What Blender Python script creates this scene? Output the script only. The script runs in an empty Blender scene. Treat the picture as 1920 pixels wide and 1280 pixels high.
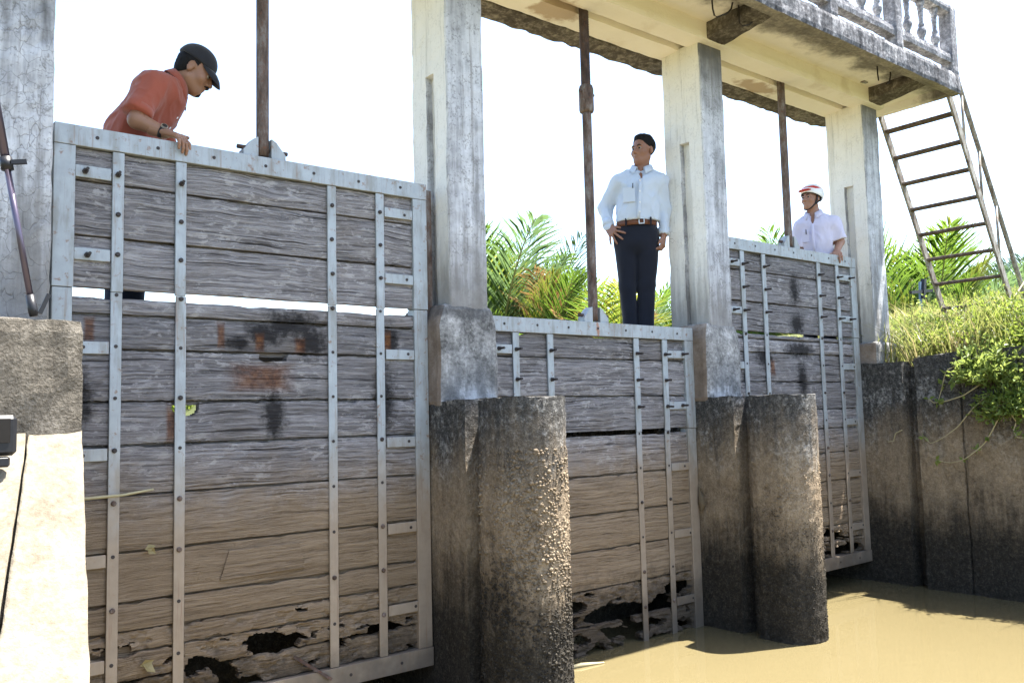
import bpy, bmesh, math, random
import numpy as np
from mathutils import Matrix, Vector
random.seed(7); rng = np.random.default_rng(7)
R = math.radians
scene = bpy.context.scene
COL = scene.collection

# ------------------------------------------------------------------ camera
CAM = np.array([-2.6055, -4.0354, 1.5133])
yaw, pitch, roll, fpx = .6693, .083, -.0242, 1613.4
cy_, sy_, cp_, sp_ = math.cos(yaw), math.sin(yaw), math.cos(pitch), math.sin(pitch)
fw = Vector((sy_*cp_, cy_*cp_, sp_)); rt0 = Vector((cy_, -sy_, 0)); up0 = rt0.cross(fw)
rt = rt0*math.cos(roll) + up0*math.sin(roll); up = up0*math.cos(roll) - rt0*math.sin(roll)
cam_d = bpy.data.cameras.new('camera'); cam = bpy.data.objects.new('camera', cam_d); COL.objects.link(cam)
cam.matrix_world = Matrix(((rt.x, up.x, -fw.x, CAM[0]), (rt.y, up.y, -fw.y, CAM[1]), (rt.z, up.z, -fw.z, CAM[2]), (0, 0, 0, 1)))
cam_d.sensor_width = 36; cam_d.lens = fpx/1920*36; cam_d.clip_start = .05; cam_d.clip_end = 3000
scene.camera = cam
# ------------------------------------------------------------------ light
SUN = Vector((.325, -.125, 1)).normalized()
world = bpy.data.worlds.new('World'); scene.world = world; world.use_nodes = True
wn = world.node_tree; wn.nodes.clear()
sky = wn.nodes.new('ShaderNodeTexSky'); sky.sky_type = 'NISHITA'; sky.sun_disc = False
sky.sun_elevation = math.asin(SUN.z); sky.sun_rotation = math.atan2(SUN.x, SUN.y)
sky.air_density = 1.0; sky.dust_density = 1.6; sky.ozone_density = .6; sky.altitude = 0
bg = wn.nodes.new('ShaderNodeBackground'); bg.inputs[1].default_value = .1
wo = wn.nodes.new('ShaderNodeOutputWorld')
wn.links.new(sky.outputs[0], bg.inputs[0]); wn.links.new(bg.outputs[0], wo.inputs[0])
sd = bpy.data.lights.new('sun', 'SUN'); sd.energy = 5.0; sd.angle = R(.53); sd.color = (1, .955, .88)
so = bpy.data.objects.new('sun', sd); COL.objects.link(so); so.location = (5, -4, 20)
so.rotation_euler = (-SUN).to_track_quat('-Z', 'Y').to_euler()
vs = scene.view_settings
scene.display_settings.display_device = 'sRGB'
vs.view_transform = 'Standard'; vs.look = 'None'; vs.gamma = 1; vs.exposure = 2.62; vs.use_curve_mapping = False
scene.render.engine = 'CYCLES'
scene.cycles.use_denoising = True
scene.cycles.caustics_reflective = False; scene.cycles.caustics_refractive = False; scene.cycles.max_bounces = 8; scene.cycles.diffuse_bounces = 5; scene.cycles.transparent_max_bounces = 6

# ------------------------------------------------------------------ helpers
def vnoise(P, scale=1., seed=0):
    P = np.asarray(P, float)*scale + seed*17.31
    i = np.floor(P).astype(np.int64); f = P - i; f = f*f*(3 - 2*f)
    def h(x, y, z):
        n = (x*374761393 + y*668265263 + z*2147483647 + seed*974711) & 0xffffffff
        n = ((n ^ (n >> 13))*1274126177) & 0xffffffff
        n = (n ^ (n >> 16)) & 0xffff
        return n/65535.
    out = 0
    for dx in (0, 1):
        for dy in (0, 1):
            for dz in (0, 1):
                w = (f[..., 0] if dx else 1-f[..., 0])*(f[..., 1] if dy else 1-f[..., 1])*(f[..., 2] if dz else 1-f[..., 2])
                out = out + w*h(i[..., 0]+dx, i[..., 1]+dy, i[..., 2]+dz)
    return out
def fbm(P, s, seed=0, o=3):
    return sum(vnoise(P, s*2**k, seed+k)*.5**k for k in range(o))/sum(.5**k for k in range(o))

WL = {}
def props(o, label=None, cat=None, group=None, kind=None):
    if label: o['label'] = label
    if cat: o['category'] = cat
    if group: o['group'] = group
    if kind: o['kind'] = kind
    return o
def thing(name, loc, label, cat, group=None, rz=0, scale=1):
    o = bpy.data.objects.new(name, None); COL.objects.link(o); o.location = loc; o.rotation_euler = (0, 0, rz); o.scale = (scale,)*3
    o.empty_display_size = .1
    WL[o.name] = np.array(loc, float); return props(o, label, cat, group)
def mesh_of(name, V, F, mats, smooth=False, fm=None):
    me = bpy.data.meshes.new(name); me.from_pydata(np.asarray(V, float).tolist(), [], [list(map(int, f)) for f in F])
    for m in (mats if isinstance(mats, (list, tuple)) else [mats]): me.materials.append(m)
    if smooth: me.polygons.foreach_set('use_smooth', [True]*len(me.polygons))
    if fm is not None: me.polygons.foreach_set('material_index', list(map(int, fm)))
    me.update(); return me
def obj(name, V, F, mats, parent=None, smooth=False, fm=None, local=False):
    """one mesh object; V is in world space unless local"""
    V = np.asarray(V, float)
    if parent is not None and not local: V = V - WL[parent.name]
    o = bpy.data.objects.new(name, mesh_of(name, V, F, mats, smooth, fm)); COL.objects.link(o)
    if parent is not None: o.parent = parent
    WL[o.name] = WL[parent.name] if parent is not None else np.zeros(3)
    return o
def inst(name, me, parent, world, rot=(0, 0, 0), scale=(1, 1, 1)):
    o = bpy.data.objects.new(name, me); COL.objects.link(o)
    o.location = np.array(world) - (WL[parent.name] if parent is not None else 0); o.rotation_euler = rot; o.scale = scale
    if parent is not None: o.parent = parent
    WL[o.name] = np.array(world, float); return o
def join(parts):
    V, F, n = [], [], 0
    for v, f in parts:
        V.append(np.asarray(v, float)); F += [[i+n for i in q] for q in f]; n += len(v)
    return np.concatenate(V), F
BOXF = [(0, 3, 2, 1), (4, 5, 6, 7), (0, 1, 5, 4), (1, 2, 6, 5), (2, 3, 7, 6), (3, 0, 4, 7)]
def box(lo, hi):
    (a, b, c), (d, e, f) = lo, hi
    return np.array([(a, b, c), (d, b, c), (d, e, c), (a, e, c), (a, b, f), (d, b, f), (d, e, f), (a, e, f)], float), BOXF
def cbox(lo, hi, c=.004):
    """box with chamfered edges (from a bmesh bevel)"""
    bm = bmesh.new(); V, F = box(lo, hi); vs_ = [bm.verts.new(v) for v in V]
    for f in F: bm.faces.new([vs_[i] for i in f])
    bmesh.ops.bevel(bm, geom=bm.edges[:], offset=c, segments=1, affect='EDGES', profile=.5)
    bm.verts.index_update()
    r = np.array([v.co[:] for v in bm.verts]), [[v.index for v in f.verts] for f in bm.faces]; bm.free(); return r
def rough_box(lo, hi, cell=.04, amp=.006, rad=.012, seed=0, ns=9.):
    lo, hi = np.array(lo, float), np.array(hi, float); P, F, n = [], [], 0
    for ax in range(3):
        u, v = [a for a in range(3) if a != ax]
        nu = max(2, int(round((hi[u]-lo[u])/cell))+1); nv = max(2, int(round((hi[v]-lo[v])/cell))+1)
        U, Vv = np.meshgrid(np.linspace(lo[u], hi[u], nu), np.linspace(lo[v], hi[v], nv), indexing='ij')
        for sgn in (0, 1):
            q = np.zeros((nu*nv, 3)); q[:, u] = U.ravel(); q[:, v] = Vv.ravel(); q[:, ax] = hi[ax] if sgn else lo[ax]
            idx = np.arange(nu*nv).reshape(nu, nv) + n
            qs = np.stack([idx[:-1, :-1], idx[1:, :-1], idx[1:, 1:], idx[:-1, 1:]], -1).reshape(-1, 4)
            if (sgn == 1) == (ax == 1): qs = qs[:, ::-1]
            P.append(q); F.append(qs); n += nu*nv
    P = np.concatenate(P); F = np.concatenate(F)
    key = np.round(P*1e5).astype(np.int64); _, first, inv = np.unique(key, axis=0, return_index=True, return_inverse=True)
    inv = inv.ravel(); V = P[first]; F = inv[F]
    r = rad*(.4 + 1.5*fbm(V, 14, seed+5))[:, None]; r = np.minimum(r, (hi-lo).min()*.45)
    c = np.clip(V, lo+r, hi-r); d = V-c; L = np.linalg.norm(d, axis=1, keepdims=True)
    V = c + d/np.maximum(L, 1e-9)*r
    D = np.stack([fbm(V, ns, seed+k) for k in (11, 23, 37)], -1) - .5
    return V + D*amp*2, F.tolist()
def resample(pts, step):
    out = []
    for a, b in zip(pts, pts[1:]+pts[:1]):
        a, b = np.array(a, float), np.array(b, float); n = max(1, int(round(np.linalg.norm(b-a)/step)))
        out += [a+(b-a)*k/n for k in range(n)]
    return np.array(out)
def extrude(profile_at, zs, amp=.005, seed=0, ns=9., amp2=None):
    """stack of closed profiles: profile_at(z)->Nx2 (fixed N)"""
    L = [np.c_[profile_at(z), np.full(len(profile_at(z)), z)] for z in zs]; n = len(L[0])
    V = np.concatenate(L); D = np.stack([fbm(V, ns, seed+k) for k in (3, 19)], -1)-.5; V[:, :2] += D*2*amp
    if amp2: V[:, :2] += (np.stack([vnoise(V, 55, seed+k) for k in (4, 8)], -1)-.5)*2*amp2
    F = []
    for k in range(len(zs)-1):
        for i in range(n):
            j = (i+1) % n; F.append((k*n+i, k*n+j, (k+1)*n+j, (k+1)*n+i))
    F.append(list(range(n))[::-1]); F.append([(len(zs)-1)*n+i for i in range(n)])
    return V, F
def tube(pts, r, seg=10, cap=True):
    pts = np.array(pts, float); rs = np.full(len(pts), r) if np.isscalar(r) else np.array(r)
    T = np.gradient(pts, axis=0); T /= np.linalg.norm(T, axis=1, keepdims=True)
    ref = np.array([0, 0, 1.]) if abs(T[0, 2]) < .9 else np.array([1., 0, 0])
    V = []
    for p, t, rr in zip(pts, T, rs):
        a = np.cross(t, ref); a /= np.linalg.norm(a); b = np.cross(t, a)
        V += [p + rr*(a*math.cos(q)+b*math.sin(q)) for q in np.linspace(0, 2*math.pi, seg, endpoint=False)]
    F = [(k*seg+i, k*seg+(i+1) % seg, (k+1)*seg+(i+1) % seg, (k+1)*seg+i) for k in range(len(pts)-1) for i in range(seg)]
    if cap: F += [list(range(seg))[::-1], [(len(pts)-1)*seg+i for i in range(seg)]]
    return np.array(V), F
def lathe(prof, c, seg=14, axis=2):
    V = [];
    for r, h in prof:
        for q in np.linspace(0, 2*math.pi, seg, endpoint=False): V.append((r*math.cos(q), r*math.sin(q), h))
    V = np.array(V)
    if axis == 1: V = V[:, [0, 2, 1]]*np.array([1, -1, 1])
    n = len(prof); F = [(k*seg+i, k*seg+(i+1) % seg, (k+1)*seg+(i+1) % seg, (k+1)*seg+i) for k in range(n-1) for i in range(seg)]
    F += [list(range(seg))[::-1], [(n-1)*seg+i for i in range(seg)]]
    return V+np.array(c), F
def beam(a, b, w, h, upv=(0, 0, 1)):
    """rectangular bar from a to b"""
    a, b = np.array(a, float), np.array(b, float); t = b-a; t /= np.linalg.norm(t)
    s = np.cross(t, upv); s /= np.linalg.norm(s); u = np.cross(s, t); V = []
    for p in (a, b):
        for i, j in ((-1, -1), (1, -1), (1, 1), (-1, 1)): V.append(p+s*i*w/2+u*j*h/2)
    return np.array(V), [(0, 1, 2, 3), (7, 6, 5, 4), (0, 4, 5, 1), (1, 5, 6, 2), (2, 6, 7, 3), (3, 7, 4, 0)]

# ------------------------------------------------------------------ materials
class Mat:
    def __init__(s, name):
        s.m = bpy.data.materials.new(name); s.m.use_nodes = True; s.t = s.m.node_tree; s.b = s.t.nodes['Principled BSDF']; s._pos = None
    def put(s, sock, v):
        if isinstance(v, bpy.types.NodeSocket): s.t.links.new(v, sock)
        else:
            if hasattr(sock.default_value, '__len__') and len(sock.default_value) == 4 and len(v) == 3: v = (*v, 1)
            sock.default_value = v
    def n(s, t, **kw):
        nd = s.t.nodes.new('ShaderNode'+t)
        for k, v in kw.items(): setattr(nd, k, v)
        return nd
    @property
    def pos(s):
        if s._pos is None: s._pos = s.n('NewGeometry')
        return s._pos.outputs['Position']
    @property
    def nrm(s): s.pos; return s._pos.outputs['Normal']
    def vm(s, op, a, b):
        nd = s.n('VectorMath', operation=op); s.put(nd.inputs[0], a); s.put(nd.inputs[1], b); return nd.outputs['Value' if op in ('LENGTH', 'DOT_PRODUCT') else 'Vector']
    def ma(s, op, a, b=0., clamp=False):
        nd = s.n('Math', operation=op, use_clamp=clamp); s.put(nd.inputs[0], a); s.put(nd.inputs[1], b); return nd.outputs[0]
    def xyz(s, v):
        nd = s.n('SeparateXYZ'); s.put(nd.inputs[0], v); return nd.outputs
    def noise(s, scale, detail=4, rough=.6, vec=None, dist=0., stretch=None):
        v = vec if vec is not None else s.pos
        if stretch: v = s.vm('MULTIPLY', v, stretch)
        nd = s.n('TexNoise'); s.put(nd.inputs['Vector'], v); nd.inputs['Scale'].default_value = scale; nd.inputs['Detail'].default_value = detail
        nd.inputs['Roughness'].default_value = rough; nd.inputs['Distortion'].default_value = dist; return nd.outputs['Fac']
    def voro(s, scale, feature='F1', vec=None):
        nd = s.n('TexVoronoi', feature=feature); s.put(nd.inputs['Vector'], vec if vec is not None else s.pos); nd.inputs['Scale'].default_value = scale; return nd.outputs['Distance']
    def ramp(s, f, stops):
        nd = s.n('ValToRGB'); e = nd.color_ramp.elements
        while len(e) < len(stops): e.new(.5)
        for k, (p, c) in enumerate(stops):
            e[k].position = p; c = (c, c, c) if np.isscalar(c) else c; e[k].color = (*c, 1)
        s.put(nd.inputs[0], f); return nd.outputs[0]
    def step(s, f, a, b):
        nd = s.n('MapRange', interpolation_type='SMOOTHSTEP'); s.put(nd.inputs[0], f)
        nd.inputs[1].default_value = a; nd.inputs[2].default_value = b; nd.inputs[3].default_value = 0; nd.inputs[4].default_value = 1
        if a > b: nd.inputs[1].default_value, nd.inputs[2].default_value = b, a; nd.inputs[3].default_value, nd.inputs[4].default_value = 1, 0
        return nd.outputs[0]
    def mix(s, f, a, b, mode='MIX'):
        nd = s.n('Mix', data_type='RGBA', blend_type=mode); s.put(nd.inputs[0], f); s.put(nd.inputs[6], a); s.put(nd.inputs[7], b); return nd.outputs[2]
    def bump(s, h, strength=.5, dist=.01, nrm=None):
        nd = s.n('Bump'); s.put(nd.inputs['Height'], h); nd.inputs['Strength'].default_value = strength; nd.inputs['Distance'].default_value = dist
        if nrm is not None: s.put(nd.inputs['Normal'], nrm)
        return nd.outputs[0]
    def blob(s, c, r, wob=None, soft=.5):
        """soft ellipsoid patch of wear round c"""
        d = s.vm('LENGTH', s.vm('DIVIDE', s.vm('SUBTRACT', s.pos, c), r), (0, 0, 0))
        if wob is not None: d = s.ma('ADD', d, s.ma('MULTIPLY', s.ma('SUBTRACT', wob, .5), 1.6))
        return s.step(d, 1., 1.-soft)
    def slab(s, c, rx, rz, wob, soft=.35):
        q = s.xyz(s.vm('ABSOLUTE', s.vm('SUBTRACT', s.pos, c), (0, 0, 0))); d = s.ma('MAXIMUM', s.ma('DIVIDE', q[0], rx), s.ma('DIVIDE', q[2], rz))
        return s.step(s.ma('ADD', d, s.ma('MULTIPLY', s.ma('SUBTRACT', wob, .5), 1.1)), 1., 1.-soft)
    def rand(s): return s.n('ObjectInfo').outputs['Random']
    def done(s, col, rough=.85, nrm=None, metal=0., spec=.3):
        s.put(s.b.inputs['Base Color'], col); s.put(s.b.inputs['Roughness'], rough); s.b.inputs['Metallic'].default_value = metal
        s.b.inputs['Specular IOR Level'].default_value = spec
        if nrm is not None: s.put(s.b.inputs['Normal'], nrm)
        return s.m
def simple(name, col, rough=.7, var=.25, scale=30, bump=.15, metal=0., spec=.3):
    m = Mat(name); nz = m.noise(scale, 5); c = m.mix(nz, tuple(x*(1-var) for x in col), tuple(min(1, x*(1+var)) for x in col))
    return m.done(c, rough, m.bump(nz, bump, .004), metal, spec)
def leafmat(name, a, b, trans, scale=3., tfac=.45):
    m = Mat(name); f = m.noise(scale, 3); r = m.rand(); f = m.ma('ADD', m.ma('MULTIPLY', f, .75), m.ma('MULTIPLY', r, .3), True)
    c = m.ramp(f, [(.3, a), (.7, b)]); m.t.nodes.remove(m.b)
    d = m.n('BsdfPrincipled'); m.put(d.inputs['Base Color'], c); d.inputs['Roughness'].default_value = .45; d.inputs['Specular IOR Level'].default_value = .3
    t = m.n('BsdfTranslucent'); m.put(t.inputs[0], m.mix(.5, c, trans)); x = m.n('MixShader'); x.inputs[0].default_value = tfac
    m.t.links.new(d.outputs[0], x.inputs[1]); m.t.links.new(t.outputs[0], x.inputs[2])
    m.t.links.new(x.outputs[0], [q for q in m.t.nodes if q.type == 'OUTPUT_MATERIAL'][0].inputs[0]); return m.m

MUD = (.33, .245, .155)
def wood():
    m = Mat('weathered_timber'); r = m.rand(); z = m.xyz(m.pos)[2]
    off = m.n('CombineXYZ'); m.put(off.inputs[0], m.ma('MULTIPLY', r, 37.)); m.put(off.inputs[2], m.ma('MULTIPLY', r, 11.))
    v = m.vm('ADD', m.pos, off.outputs[0])
    # grain runs along the plank and wanders
    warp = m.noise(1.6, 3, vec=v); wv = m.n('CombineXYZ'); m.put(wv.inputs[2], m.ma('MULTIPLY', m.ma('SUBTRACT', warp, .5), .07)); v2 = m.vm('ADD', v, wv.outputs[0])
    g1 = m.noise(1., 6, .7, v2, .15, (2.2, 8, 75)); g2 = m.noise(1., 5, .75, v2, .1, (14, 30, 340)); bl = m.noise(1., 6, .7, v, .4, (14, 14, 34))
    f = m.ma('ADD', m.ma('MULTIPLY', g1, .62), m.ma('MULTIPLY', g2, .38))
    dry = m.ramp(f, [(.34, (.03, .027, .027)), (.43, (.15, .142, .144)), (.52, (.30, .285, .288)), (.63, (.47, .45, .45))])
    dry = m.mix(m.ma('MULTIPLY', m.step(bl, .52, .60), m.ma('MULTIPLY', m.step(m.noise(3, 4, .6, v), .38, .58), .75)), dry, (.52, .50, .495))
    dry = m.mix(m.ma('MULTIPLY', m.step(m.noise(2.2, 4, .6, v), .5, .75), .55), dry, m.mix(g1, (.10, .085, .075), (.30, .25, .21)))
    tone = m.ma('ADD', .78, m.ma('MULTIPLY', r, .42)); tn = m.n('CombineXYZ'); [m.put(tn.inputs[k], tone) for k in range(3)]
    dry = m.mix(1., dry, tn.outputs[0], 'MULTIPLY')
    crack = m.step(g2, .37, .30); crack2 = m.step(m.noise(1., 4, .6, v2, .2, (1.3, 5, 60)), .385, .35)
    dry = m.mix(m.ma('MULTIPLY', crack2, .8), dry, (.02, .018, .017))
    wob = m.noise(9, 5, .65); wob2 = m.noise(26, 4, .7)
    # tan silt below the high-water mark, dark slime at the foot
    mudc = m.ramp(f, [(.34, (.10, .072, .048)), (.45, (.26, .19, .122)), (.60, (.39, .295, .195))])
    mz = m.ma('ADD', z, m.ma('MULTIPLY', m.ma('SUBTRACT', wob, .5), .35))
    col = m.mix(m.ma('MULTIPLY', m.step(mz, 1.42, .98), .93), dry, mudc)
    col = m.mix(m.ma('MULTIPLY', m.step(m.ma('ADD', mz, m.ma('MULTIPLY', m.ma('SUBTRACT', wob2, .5), .3)), .52, .22), .8), col, (.05, .042, .034))
    # black mould and rust where ironwork was fixed
    mould = None; mw = m.ma('ADD', m.ma('MULTIPLY', wob2, .8), m.ma('MULTIPLY', m.noise(1., 5, .75, None, 0, (14, 14, 60)), .45)); mw = m.ma('SUBTRACT', mw, .12)
    for c, rr in [((-.80, 0, 1.98), (.24, .2, .11)), ((-.70, 0, 1.90), (.13, .2, .12)), ((-.95, 0, 1.93), (.14, .2, .09)), ((-1.08, 0, 1.88), (.10, .2, .05)), ((3.56, 0, 2.46), (.11, .2, .17)), ((3.58, 0, 2.17), (.14, .2, .15)),
                  ((3.60, 0, 1.97), (.30, .2, .09)), ((3.12, 0, 1.90), (.16, .2, .12)), ((3.62, 0, 1.72), (.10, .2, .24)), ((-.28, 0, 1.60), (.10, .2, .26)), ((-1.78, 0, 1.62), (.10, .2, .18)), ((-.90, 0, 1.53), (.09, .2, .18)), ((-.24, 0, 1.92), (.07, .2, .14))]:
        b = m.blob(c, rr, mw, .75); mould = b if mould is None else m.ma('MAXIMUM', mould, b)
    col = m.mix(m.ma('MULTIPLY', mould, m.ma('ADD', .55, m.ma('MULTIPLY', g1, .7), True)), col, (.018, .017, .018))
    rust = None; rw = m.ma('ADD', m.ma('MULTIPLY', wob2, .55), m.ma('MULTIPLY', g1, .45))
    for c, rx, rz in [((-.965, 0, 1.715), .20, .088), ((-1.165, 0, 1.915), .024, .085), ((-.975, 0, 1.885), .030, .06), ((-.765, 0, 1.875), .036, .05), ((-.262, 0, 1.91), .030, .085), ((-1.39, 0, 1.50), .03, .12), ((-1.74, 0, 1.92), .028, .075), ((3.22, 0, 1.82), .04, .08)]:
        b = m.slab(c, rx, rz, rw, .65); rust = b if rust is None else m.ma('MAXIMUM', rust, b)
    col = m.mix(m.ma('MULTIPLY', rust, .78), col, m.ramp(m.ma('ADD', m.ma('MULTIPLY', wob2, .5), m.ma('MULTIPLY', g1, .5)), [(.36, (.03, .018, .014)), (.48, (.13, .052, .024)), (.60, (.27, .115, .04))]))
    h = m.ma('SUBTRACT', m.ma('ADD', g1, m.ma('MULTIPLY', g2, .7)), m.ma('ADD', m.ma('MULTIPLY', crack2, .9), m.ma('MULTIPLY', crack, .3)))
    return m.done(col, .9, m.bump(h, 1., .02), spec=.15)
def steel():
    m = Mat('galvanised_steel'); z = m.xyz(m.pos)[2]; a = m.noise(14, 5); b = m.noise(3, 4, stretch=(6, 6, 1.2)); w = m.noise(6, 4)
    col = m.mix(a, (.24, .265, .278), (.40, .43, .445)); col = m.mix(m.ma('MULTIPLY', m.step(b, .46, .68), .6), col, (.19, .18, .155))
    col = m.mix(m.ma('MULTIPLY', m.step(m.noise(26, 5, .7), .57, .68), .7), col, (.20, .10, .05))
    mz = m.ma('ADD', z, m.ma('MULTIPLY', m.ma('SUBTRACT', w, .5), .5))
    col = m.mix(m.ma('MULTIPLY', m.step(mz, 1.50, .95), .85), col, m.mix(a, (.22, .165, .115), (.36, .275, .19)))
    col = m.mix(m.ma('MULTIPLY', m.step(mz, .45, .12), .7), col, (.07, .06, .05))
    col = m.mix(m.ma('MULTIPLY', m.step(m.noise(1., 5, .75, stretch=(55, 55, 2.2)), .55, .68), .45), col, (.20, .115, .07))
    streak = m.blob((1.30, 0, 2.03), (.016, .2, .09), m.noise(60, 3), .5)
    col = m.mix(m.ma('MULTIPLY', streak, .8), col, (.30, .13, .06))
    return m.done(col, .55, m.bump(a, .2, .004), .25, .4)
def rust(name='rusty_steel', a=(.045, .03, .024), b=(.125, .092, .075), c=(.22, .205, .195)):
    m = Mat(name); f = m.noise(22, 6, .7, stretch=(1, 1, .35)); g = m.noise(60, 4)
    col = m.ramp(f, [(.35, a), (.52, b), (.68, c)]); return m.done(m.mix(m.ma('MULTIPLY', m.step(g, .5, .7), .6), col, (.14, .06, .035)), .75, m.bump(f, .4, .004), .2, .3)
def whitewash():
    m = Mat('weathered_limewash'); z = m.xyz(m.pos)[2]; ny = m.xyz(m.nrm)[1]
    a = m.noise(5, 6, .65); st = m.noise(1., 6, .65, stretch=(16, 16, 1.3)); fine = m.noise(70, 4, .7)
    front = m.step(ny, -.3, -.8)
    clean_lit = m.mix(a, (.70, .685, .635), (.85, .835, .785)); clean_lit = m.mix(m.ma('MULTIPLY', m.step(st, .52, .75), .45), clean_lit, (.40, .38, .33))  # limewash of the sides, warm water bounce and side light painted in
    weathered_skylit = m.ramp(m.ma('ADD', m.ma('MULTIPLY', a, .45), m.ma('MULTIPLY', st, .55)), [(.32, (.07, .07, .074)), (.43, (.24, .245, .26)), (.53, (.44, .45, .475)), (.66, (.66, .67, .69))])  # front faces: weathered mottling with the bluish sky light painted in
    col = m.mix(m.ma('MULTIPLY', front, .92), clean_lit, weathered_skylit)
    # soot-black algae near the top of the columns and damp grime at their foot
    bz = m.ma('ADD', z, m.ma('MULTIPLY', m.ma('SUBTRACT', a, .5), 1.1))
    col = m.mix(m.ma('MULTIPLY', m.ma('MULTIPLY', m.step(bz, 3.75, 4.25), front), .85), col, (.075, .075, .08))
    bz2 = m.ma('ADD', z, m.ma('MULTIPLY', m.ma('SUBTRACT', st, .5), .9))
    col = m.mix(m.ma('MULTIPLY', m.step(bz2, 2.75, 2.12), .82), col, m.mix(a, (.10, .095, .09), (.26, .245, .225)))
    dv = m.vm('ADD', m.pos, m.vm('MULTIPLY', m.n('TexNoise').outputs['Color'], (.1, .1, .1)))
    cr = m.step(m.voro(13, 'DISTANCE_TO_EDGE', dv), .022, .0); cr = m.ma('MULTIPLY', cr, m.ma('MAXIMUM', m.step(m.noise(1.3, 3), .56, .66), m.step(m.xyz(m.pos)[0], -1.2, -1.6)))
    col = m.mix(m.ma('MULTIPLY', cr, .55), col, (.10, .095, .09))
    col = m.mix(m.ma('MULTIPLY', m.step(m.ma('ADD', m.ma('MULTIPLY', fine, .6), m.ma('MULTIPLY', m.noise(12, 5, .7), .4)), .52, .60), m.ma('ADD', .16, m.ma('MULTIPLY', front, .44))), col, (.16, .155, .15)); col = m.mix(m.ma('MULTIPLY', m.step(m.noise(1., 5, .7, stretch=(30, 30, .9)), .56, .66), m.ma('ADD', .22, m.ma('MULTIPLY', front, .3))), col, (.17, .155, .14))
    h = m.ma('SUBTRACT', m.ma('ADD', a, m.ma('MULTIPLY', fine, .35)), m.ma('MULTIPLY', cr, .6))
    return m.done(col, .92, m.bump(h, .45, .01), spec=.15)
def piermat(name='tidal_concrete', dz=0.):
    m = Mat(name); z = m.ma('SUBTRACT', m.xyz(m.pos)[2], dz); a = m.noise(4, 7, .7); b = m.noise(30, 6, .75); c = m.noise(95, 4, .7); st = m.noise(1., 6, .7, stretch=(15, 15, 1.1)); big = m.noise(1.7, 4, .6)
    zz = m.ma('ADD', z, m.ma('ADD', m.ma('ADD', m.ma('MULTIPLY', m.ma('SUBTRACT', a, .5), .42), m.ma('MULTIPLY', m.ma('SUBTRACT', st, .5), .55)), m.ma('MULTIPLY', m.ma('SUBTRACT', big, .5), .5)))
    f = m.ma('ADD', m.ma('MULTIPLY', b, .55), m.ma('MULTIPLY', c, .45))
    dark = m.ramp(f, [(.34, (.016, .0155, .015)), (.5, (.062, .06, .057)), (.64, (.16, .155, .145))]); dark = m.mix(m.ma('MULTIPLY', m.step(m.ma('ADD', m.ma('MULTIPLY', a, .6), m.ma('MULTIPLY', b, .4)), .50, .62), .75), dark, m.ramp(f, [(.35, (.10, .098, .094)), (.62, (.40, .39, .37))]))
    tan = m.ramp(m.ma('ADD', m.ma('MULTIPLY', a, .35), m.ma('MULTIPLY', f, .65)), [(.34, (.075, .057, .038)), (.47, (.215, .165, .112)), (.62, (.37, .295, .205))])
    slime = m.ramp(f, [(.36, (.007, .007, .007)), (.52, (.028, .026, .022)), (.66, (.085, .075, .06))])
    col = m.mix(m.step(zz, 1.52, 1.02), dark, tan); col = m.mix(m.ma('MULTIPLY', m.step(zz, .92, .38), .96), col, slime)
    col = m.mix(m.ma('MULTIPLY', m.step(st, .56, .70), .55), col, (.03, .028, .025))
    return m.done(col, .88, m.bump(m.ma('ADD', a, m.ma('ADD', m.ma('MULTIPLY', b, .7), m.ma('MULTIPLY', c, .35))), 1., .022), spec=.12)
def capmat():
    m = Mat('mossy_plaster'); z = m.xyz(m.pos)[2]; a = m.noise(7, 6, .65); b = m.noise(55, 4, .7); st = m.noise(1., 5, .65, stretch=(20, 20, 2.5))
    col = m.ramp(m.ma('ADD', m.ma('MULTIPLY', a, .6), m.ma('MULTIPLY', b, .4)), [(.34, (.035, .034, .033)), (.45, (.14, .137, .132)), (.55, (.28, .275, .265)), (.68, (.50, .49, .48))])
    col = m.mix(m.ma('MULTIPLY', m.step(z, 1.86, 1.70), m.ma('MULTIPLY', m.step(st, .40, .6), .6)), col, (.13, .13, .132))
    col = m.mix(m.ma('MULTIPLY', m.step(m.ma('ADD', z, m.ma('MULTIPLY', m.ma('SUBTRACT', st, .5), .2)), 1.675, 1.61), m.ma('MULTIPLY', m.step(a, .45, .6), .55)), col, (.45, .45, .46))
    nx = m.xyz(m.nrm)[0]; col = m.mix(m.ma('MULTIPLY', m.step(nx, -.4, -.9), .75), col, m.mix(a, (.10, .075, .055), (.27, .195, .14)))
    col = m.mix(m.ma('MULTIPLY', m.blob((.2, -.1, 2.09), (.5, .5, .06), a, .6), .6), col, (.06, .06, .062))
    return m.done(col, .92, m.bump(m.ma('ADD', a, b), .5, .01), spec=.15)
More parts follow.
